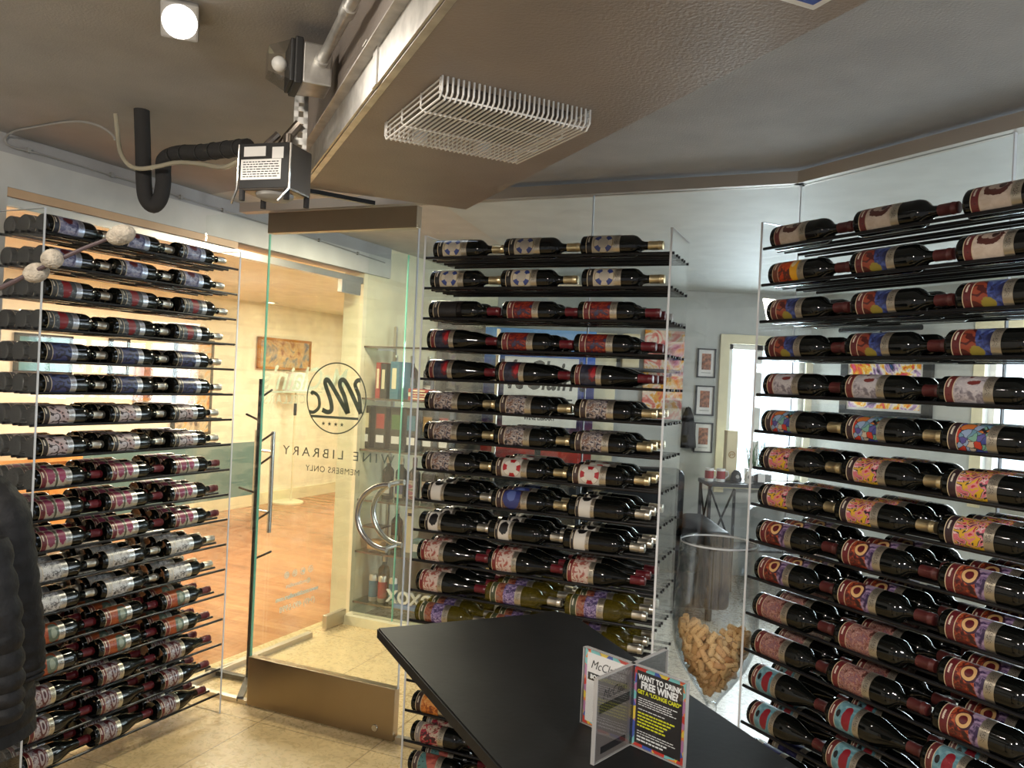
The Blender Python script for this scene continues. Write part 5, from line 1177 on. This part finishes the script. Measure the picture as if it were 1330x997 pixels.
# sofa
SY = 6.05
x0, x1 = at_y(590, 650, SY).x, at_y(934, 650, SY).x; sw = x1-x0
t = thing('leather_sofa', 'black leather sofa behind the middle rack', 'sofa', ((x0+x1)/2, SY, 0))
mb = MB(); mb.bbox((0, 0.05, 0.22), (sw, 0.80, 0.26), 0.03); mb.build('base', M['leather'], t, True)
for sx in (-1, 1):
    mb = MB(); mb.bbox((sx*(sw/2-0.10), 0.0, 0.38), (0.20, 0.86, 0.56), 0.06, seg=4); mb.build('armrest', M['leather'], t, True)
    mb = MB(); mb.bbox((sx*(sw-0.4)/4, -0.02, 0.42), ((sw-0.42)/2, 0.68, 0.16), 0.05, seg=4); mb.build('seat_cushion', M['leather'], t, True)
    mb = MB(); mb.bbox((sx*(sw-0.4)/4, 0.34, 0.74), ((sw-0.42)/2, 0.22, 0.56), 0.08, seg=4); mb.build('back_cushion', M['leather'], t, True)
for sx in (-1, 1):
    for sy in (-0.3, 0.38): mb = MB(); mb.tube([(sx*(sw/2-0.12), sy, 0), (sx*(sw/2-0.12), sy, 0.1)], 0.025, 10); mb.build('foot', M['black_metal'], t, True)
# console table with crossed ends
CY = 6.75
zt = at_y(950, 625, CY).z; xl, xr = at_y(913, 625, CY).x, at_y(1060, 625, CY).x
t = thing('console_table', 'black console table with crossed metal ends under the window', 'console table', ((xl+xr)/2, CY, 0)); w = xr-xl
mb = MB(); mb.bbox((0, 0, zt-0.015), (w, 0.36, 0.03), 0.003); mb.build('table_top', M['black_plastic'], t)
mb = MB(); mb.bbox((0, 0, zt*0.5-0.1), (w-0.04, 0.33, 0.02), 0.003); mb.build('lower_shelf', M['black_plastic'], t)
for sx in (-1, 1):
    for sy in (-0.16, 0.16): mb = MB(); mb.box((sx*(w/2-0.02), sy, (zt-0.03)/2), (0.025, 0.025, zt-0.03)); mb.build('leg', M['black_metal'], t)
for sx in (-1, 1):
    xx = sx*(w/2-0.02); mb = MB()
    for a, b in ((0.02, zt*0.5-0.09), (zt*0.5-0.09, zt-0.04)): mb.tube([(xx, -0.16, a), (xx, 0.16, b)], 0.009, 6); mb.tube([(xx, -0.16, b), (xx, 0.16, a)], 0.009, 6)
    mb.build('cross_brace', M['black_metal'], t)
mb = MB()
for s0_ in (-w/2+0.02,):
    for a, b in ((0.02, zt*0.5-0.09), (zt*0.5-0.09, zt-0.04)): mb.tube([(s0_, -0.172, a), (s0_+0.20, -0.172, b)], 0.009, 6); mb.tube([(s0_, -0.172, b), (s0_+0.20, -0.172, a)], 0.009, 6)
mb.box((-w/2+0.22, -0.172, zt/2-0.02), (0.02, 0.02, zt-0.05))
mb.build('front_brace', M['black_metal'], t)
def con(px, y=0.0): return Vector((at_y(px, 620, CY+y).x, CY+y, zt+0.001))
for n_, px in enumerate((921, 936)):
    t = thing('printed_mug', ('left', 'right')[n_]+' of the two printed mugs on the console table', 'mug', con(px, -0.06), 0, 'mugs on the console table')
    mb = MB(); mb.lathe([(0, 0), (0.034, 0), (0.036, 0.005), (0.036, 0.11), (0.032, 0.11), (0.031, 0.01), (0, 0.01)], 20); mb.build('mug_body', M['white_plastic'], t, True)
    mb = MB(); mb.lathe([(0.0365, 0.025), (0.0365, 0.09)], 20); mb.build('printed_band', cB[0], t, True)
    mb = MB(); mb.tube([(0.034, 0, 0.09), (0.06, 0, 0.085), (0.064, 0, 0.05), (0.034, 0, 0.025)], 0.006, 8); mb.build('handle', M['white_plastic'], t, True)
for px, m, w_, lb in ((956, M['black_plastic'], 0.075, 'black baseball cap on the console table'), (972, M['white_plastic'], 0.055, 'white baseball cap beside the black one')):
    t = thing('baseball_cap', lb, 'cap', con(px, -0.05)); mb = MB(); mb.lathe([(w_*0.62, 0), (w_*0.62, 0.03), (w_*0.5, 0.075), (w_*0.25, 0.10), (0, 0.105)], 20); mb.build('crown', m, t, True)
    mb = MB(); mb.lathe([(w_*0.5, 0.0), (w_*0.85, 0.0), (w_*0.85, 0.006), (w_*0.5, 0.012)], 20, Matrix.Translation((0, -w_*0.35, 0))); mb.build('brim', m, t, True)
    mb = MB(); mb.lathe([(0, 0), (0.016, 0), (0.016, 0.003), (0, 0.003)], 14, Matrix.Translation((0, -w_*0.58, 0.05)) @ Matrix.Rotation(PI/2-0.3, 4, 'X')); mb.build('round_badge', M['grey_plastic'], t)
bh = far(946, 558, 0.3).z-zt
t = boxy('wine_gift_box', 'tall cream wine box with a round gold emblem on the console table', 'box', con(947, 0.08), (0.095, 0.10, bh), cB[2], 0)
mb = MB(); ribbon(mb, [(0.026*math.cos(a*PI/14), 0.026*math.sin(a*PI/14)) for a in range(29)], 0.006); ribbon(mb, [(-.016, -.012), (-.010, .012), (-.004, -.008), (.004, .012), (.008, -.008), (.016, .010)], 0.006)
o = mb.build('round_emblem', M['gold_print'], t); o.rotation_euler = (PI/2, 0, 0); o.location = (0, -0.051, bh*0.52)
t = thing('planter', 'grey box planter with spiky grass on the console table', 'plant', con(984, 0.08))
mb = MB(); mb.bbox((0, 0, 0.055), (0.20, 0.12, 0.11), 0.006); mb.build('planter_box', M['grey_plastic'], t)
rp = random.Random(5); mb = MB()
for i in range(46):
    x, y = rp.uniform(-0.085, 0.085), rp.uniform(-0.04, 0.04); hh = rp.uniform(0.12, 0.27); lx, ly = rp.uniform(-0.05, 0.05), rp.uniform(-0.04, 0.04)
    mb.tube([(x, y, 0.10), (x+lx*0.4, y+ly*0.4, 0.10+hh*0.6), (x+lx, y+ly, 0.10+hh)], [0.004, 0.003, 0.0006], 5)
mb.build('grass_blades', M['leaf'], t, True)
boxy('glass_keepsake_box', 'dark glass box beside the white cap on the console table', 'box', con(987, -0.11), (0.08, 0.07, 0.11), M['black_plastic'], 0, parts=(('picture_side', (0, -0.046, 0.055), (0.06, 0.002, 0.07), M['paper']),))
# colourful portrait-format painting with a picture lamp on the right wall
q0, q1 = on_right(1100, 440), on_right(1213, 545)
sA, sB = s_right(q0), s_right(q1); zA, zB = on_right(1150, 440).z, on_right(1150, 545).z
pc = cnr2 + RD*((sA+sB)/2); nrm = Vector((RD.y, -RD.x, 0))
if nrm.dot(EYEV-pc) < 0: nrm = -nrm
pc2 = pc + nrm*0.04
t = thing('bright_painting', 'bright abstract painting in a black frame behind the right rack', 'painting', (pc2.x, pc2.y, (zA+zB)/2), RACKS['R'][2])
w, h = sB-sA, zA-zB; sg = -1 if (Matrix.Rotation(RACKS['R'][2], 3, 'Z') @ Vector((0, -1, 0))).dot(nrm) > 0 else 1
fw = 0.07; mb = MB()
for c, s in (((0, 0, h/2-fw/2), (w, 0.04, fw)), ((0, 0, -h/2+fw/2), (w, 0.04, fw)), ((-w/2+fw/2, 0, 0), (fw, 0.04, h)), ((w/2-fw/2, 0, 0), (fw, 0.04, h))): mb.box(c, s)
mb.build('picture_frame', M['black_plastic'], t)
mb = MB(); mb.box((0, sg*0.002, 0), (w-2*fw, 0.02, h-2*fw)); mb.build('white_slip', M['paper'], t)
big = NT('bright_abstract'); f_, _ = big.noise(big.obj(), 3.2, 4, 0.6, 2.2)
M['big_art'] = big.done(big.bsdf(big.ramp(f_, [(0.30, srgb(30, 110, 190)), (0.38, srgb(34, 36, 46)), (0.45, srgb(190, 150, 200)), (0.5, srgb(246, 236, 220)), (0.55, srgb(246, 190, 40)), (0.61, srgb(226, 60, 40)), (0.68, srgb(236, 90, 150)), (0.76, srgb(50, 30, 40))]), 0.35))
mb = MB(); mb.box((0, sg*0.006, 0), (w-2*fw-0.04, 0.02, h-2*fw-0.04)); mb.build('painted_canvas', M['big_art'], t)
mb = MB(); mb.tube([(-w*0.45, sg*0.10, h/2+0.07), (w*0.45, sg*0.10, h/2+0.07)], 0.022, 10); mb.tube([(0, sg*0.02, h/2), (0, sg*0.10, h/2+0.07)], 0.008, 8); mb.build('picture_lamp', M['black_metal'], t, True)
# ---------------------------------------------------------------- lounge
def lw(px, py, d=4.07): return on_plane('L', d, px, py)
def lounge_panel(name, label, cat, px0, py0, px1, py1, mat, frame=M['black_plastic'], inner=None):
    a, b = lw(px0, py0), lw(px1, py1); s0, s1 = s_of('L', a), s_of('L', b); z0, z1 = lw((px0+px1)/2, py1).z, lw((px0+px1)/2, py0).z
    t = thing(name, label, cat, P('L', (s0+s1)/2, 4.07, (z0+z1)/2), AL); w, h = s1-s0, z1-z0; f = 0.03; mb = MB()
    for c, s in (((0, 0, h/2-f/2), (w, 0.035, f)), ((0, 0, -h/2+f/2), (w, 0.035, f)), ((-w/2+f/2, 0, 0), (f, 0.035, h)), ((w/2-f/2, 0, 0), (f, 0.035, h))): mb.box(c, s)
    mb.build('picture_frame', frame, t); mb = MB(); mb.box((0, 0.004, 0), (w-2*f, 0.02, h-2*f)); mb.build('picture_panel', mat, t)
    return t
lounge_panel('wall_screen', 'teal glossy screen on the lounge wall, far left', 'screen', 20, 434, 92, 486, plain('teal_screen', srgb(90, 140, 150), 0.15))
lounge_panel('framed_picture', 'small framed picture right of the teal screen', 'picture', 143, 438, 166, 488, M['paper'])
lounge_panel('framed_picture', 'narrow colourful picture in the lounge behind the left rack', 'picture', 176, 470, 196, 520, pm, M['wood'])
lounge_panel('framed_picture', 'tall dark-framed picture behind the right end of left rack', 'picture', 228, 440, 272, 565, art_mat('lounge_art', [(0.35, srgb(60, 50, 50)), (0.48, srgb(206, 190, 160)), (0.58, srgb(226, 150, 40)), (0.68, srgb(150, 60, 50))], 5))
lounge_panel('framed_picture', 'wide picture seen through the glass door in the lounge', 'picture', 336, 440, 402, 480, art_mat('boat_art', [(0.35, srgb(120, 60, 40)), (0.5, srgb(206, 170, 120)), (0.65, srgb(110, 120, 130))], 4), M['wood'])
a, b = on_plane('L', 3.4, -40, 595), on_plane('L', 3.4, 108, 595)
sa, sb, zs = s_of('L', a), s_of('L', b), on_plane('L', 3.4, 40, 596).z
t = thing('wooden_sideboard', 'oak sideboard against the lounge wall behind the left rack', 'sideboard', P('L', (sa+sb)/2, 3.65, 0), AL); w = sb-sa
mb = MB(); mb.bbox((0, 0, zs-0.02), (w, 0.5, 0.04), 0.004); mb.build('board_top', M['wood'], t)
mb = MB(); mb.bbox((0, 0.01, (zs-0.04)/2+0.04), (w-0.06, 0.46, zs-0.12), 0.004); mb.build('carcass', M['wood'], t)
for k in range(3): mb = MB(); mb.bbox((-w/3+k*w/3, -0.225, (zs-0.04)/2+0.04), (w/3-0.06, 0.02, zs-0.18), 0.004); mb.build('door', M['wood'], t)
# chair
ch = at_z(456, 700, 0.0)
t = thing('side_chair', 'black plastic chair on thin wire legs in the lounge', 'chair', (ch.x+0.05, ch.y+0.15, 0), math.radians(20))
mb = MB(); mb.bbox((0, 0, 0.45), (0.44, 0.44, 0.035), 0.015, seg=3); mb.build('seat', M['chair_black'], t, True)
mb = MB(); mb.bbox((0, 0.22, 0.68), (0.44, 0.03, 0.40), 0.014, rot=Matrix.Rotation(-0.14, 3, 'X'), seg=3); mb.build('backrest', M['chair_black'], t, True)
mb = MB(); mb.bbox((0, -0.01, 0.475), (0.38, 0.36, 0.025), 0.012, seg=3); mb.build('seat_pad', cB[2], t, True)
for sx in (-1, 1):
    for sy in (-1, 1): mb = MB(); mb.tube([(sx*0.19, sy*0.19, 0.44), (sx*0.22, sy*0.23, 0.0)], 0.009, 8); mb.build('leg', M['black_metal'], t, True)
mb = MB(); mb.tube([(-0.215, -0.22, 0.08), (0.215, -0.22, 0.08)], 0.007, 8); mb.tube([(-0.20, 0.21, 0.3), (0.20, 0.21, 0.3)], 0.007, 8); mb.build('stretcher', M['black_metal'], t, True)
# floor lamp
fl = at_z(374, 646, 0.0)
t = thing('floor_lamp', 'cream floor lamp with a round base in the lounge', 'floor lamp', (fl.x+0.1, fl.y-0.4, 0))
mb = MB(); mb.lathe([(0, 0), (0.20, 0), (0.20, 0.018), (0.17, 0.028), (0, 0.03)], 32); mb.build('base', M['cream_panel'], t, True)
mb = MB(); mb.tube([(0.05, 0, 0.02), (0.05, 0, 1.45)], 0.012, 10); mb.build('pole', M['cream_panel'], t, True)
mb = MB(); mb.lathe([(0.09, 1.40), (0.16, 1.40), (0.13, 1.64), (0.08, 1.64)], 24, Matrix.Translation((0.05, 0, 0))); mb.build('shade', M['white_plastic'], t, True)
mb = MB(); mb.tube([(0.05, 0, 1.1), (0.05, 0, 1.25)], 0.02, 8); mb.build('switch', M['black_plastic'], t, True)
# recessed ceiling lamps in the lounge
glow = emit('downlight_glow', (1.0, 0.83, 0.55), 22.0)
for n_, (px, py, w_) in enumerate(((409, 352, 'nearest'), (352, 393, 'left'), (436, 408, 'farthest'), (462, 396, 'right'), (150, 330, 'behind the left rack'))):
    p = at_z(px, py, 2.455)
    if d_of('L', p) > 4.0: p = P('L', s_of('L', p), 3.7, 2.455)
    if d_of('L', p) < 0.7: p = P('L', s_of('L', p), 0.8, 2.455)
    t = thing('recessed_downlight', f'lit round ceiling downlight in the lounge, {w_} one', 'ceiling light', p, 0, 'lounge downlights')
    mb = MB(); mb.lathe([(0.055, 0.004), (0.085, 0.004), (0.085, -0.004), (0.055, -0.006)], 24); mb.build('trim_ring', M['white_plastic'], t, True)
    mb = MB(); mb.lathe([(0, 0.0), (0.055, 0.0), (0.055, 0.003), (0, 0.003)], 24); mb.build('lens', glow, t, True)
# ---------------------------------------------------------------- light
sc_ = bpy.context.scene
def area(name, loc, aim, size, power, col, shape='RECTANGLE', size_y=None, spread=None):
    l = bpy.data.lights.new(name, 'AREA'); l.energy = power; l.color = col; l.shape = shape; l.size = size
    if size_y: l.size_y = size_y
    if spread: l.spread = math.radians(spread)
    o = bpy.data.objects.new(name, l); C.objects.link(o); o.location = loc
    o.rotation_euler = (Vector(aim)-Vector(loc)).to_track_quat('-Z', 'Y').to_euler(); return o
COOL = (0.80, 0.90, 1.0); WARM = (1.0, 0.90, 0.73); NEUT = (1.0, 0.91, 0.79)
wc = Vector(((WX0+WX1)/2, BFAR+0.45, (WZ0+WZ1)/2)); area('window_daylight', wc, wc+Vector((-0.3, -3, -0.5)), 0.9, 90, COOL, size_y=1.4)
nr = nrm; wc = cnr2 + RD*((rw0+rw1)/2) - nr*0.45; wc.z = (rz0+rz1)/2
area('window_daylight_right', wc, wc+nr*3+Vector((0, 0, -0.6)), rw1-rw0, 55, COOL, size_y=rz1-rz0)
area('showroom_side_fill', (5.9, 1.6, 1.3), (2.0, 4.2, 2.2), 1.8, 150, COOL, size_y=1.6)  # added unseen fill from the right; no window stands there
# added fill light above the showroom, no fixture hangs there
area('showroom_top_fill', (3.3, 4.6, 2.50), (3.0, 4.6, 0), 0.9, 34, (0.95, 0.97, 1.0), size_y=1.2)
# lounge lamps
for s, d, pw in ((0.6, 2.2, 90), (3.2, 2.2, 90), (5.8, 2.2, 75)): p = P('L', s, d, 2.44); area('lounge_lamp', p, p-Vector((0, 0, 1)), 0.9, pw, WARM, size_y=0.9)
# vestibule lamp
p = P('M', -0.75, 1.1, 2.48); area('vestibule_lamp', p, p-Vector((0, 0, 1)), 0.3, 38, (1.0, 0.88, 0.68), size_y=0.3)
# cellar lamps: the floodlight in view and two more of its kind behind the camera
area('floodlight_beam', FLOOD, FLOOD+Vector((-0.15, -0.9, -1.3)), 0.09, 9, NEUT, 'DISK')
area('cellar_lamp', (-1.0, -0.7, 2.40), (-1.3, 3.0, 1.0), 0.25, 46, NEUT, size_y=0.25)
area('cellar_lamp', (0.9, -0.5, 2.40), (0.5, 3.0, 1.0), 0.25, 36, (1.0, 0.95, 0.9), size_y=0.25)
# sky outside and a dim soft fill added through the cellar's open back
w = bpy.data.worlds.new('World'); sc_.world = w; w.use_nodes = True; nt = w.node_tree; nt.nodes.clear()
tc = nt.nodes.new('ShaderNodeTexCoord'); dt = nt.nodes.new('ShaderNodeVectorMath'); dt.operation = 'DOT_PRODUCT'; dt.inputs[1].default_value = (0.6, 0.8, 0.0)
nt.links.new(tc.outputs['Generated'], dt.inputs[0])
cr = nt.nodes.new('ShaderNodeValToRGB'); cr.color_ramp.elements[0].position = 0.30; cr.color_ramp.elements[0].color = (0.37, 0.365, 0.37, 1); cr.color_ramp.elements[1].position = 0.62; cr.color_ramp.elements[1].color = (2.1, 2.5, 3.0, 1)
ma = nt.nodes.new('ShaderNodeMath'); ma.operation = 'MULTIPLY_ADD'; ma.inputs[1].default_value = 0.5; ma.inputs[2].default_value = 0.5
nt.links.new(dt.outputs['Value'], ma.inputs[0]); nt.links.new(ma.outputs[0], cr.inputs[0])
bg = nt.nodes.new('ShaderNodeBackground'); nt.links.new(cr.outputs[0], bg.inputs[0]); bg.inputs[1].default_value = 1.0
wo_ = nt.nodes.new('ShaderNodeOutputWorld'); nt.links.new(bg.outputs[0], wo_.inputs[0])
# ---------------------------------------------------------------- camera
cam = bpy.data.cameras.new('camera'); co = bpy.data.objects.new('camera', cam); C.objects.link(co)
cam.sensor_fit = 'HORIZONTAL'; cam.sensor_width = 36.0; cam.lens = F_PX*36.0/1330.0; cam.clip_start = 0.02; cam.clip_end = 200
mx = Matrix((AX_R, AX_U, -AX_F)).transposed().to_4x4(); mx.translation = EYEV; co.matrix_world = mx
sc_.camera = co
sc_.view_settings.view_transform = 'Standard'
try: sc_.view_settings.look = 'None'
except Exception: pass
sc_.view_settings.exposure = 0.22; sc_.view_settings.gamma = 1.0; sc_.view_settings.use_curve_mapping = False
cy = sc_.cycles
cy.max_bounces = 10; cy.diffuse_bounces = 3; cy.glossy_bounces = 4; cy.transmission_bounces = 6; cy.transparent_max_bounces = 40
cy.caustics_reflective = False; cy.caustics_refractive = False; cy.sample_clamp_indirect = 6.0
cy.use_denoising = True
for o in list(bpy.data.objects):
    if 'slot' in o: del o['slot']
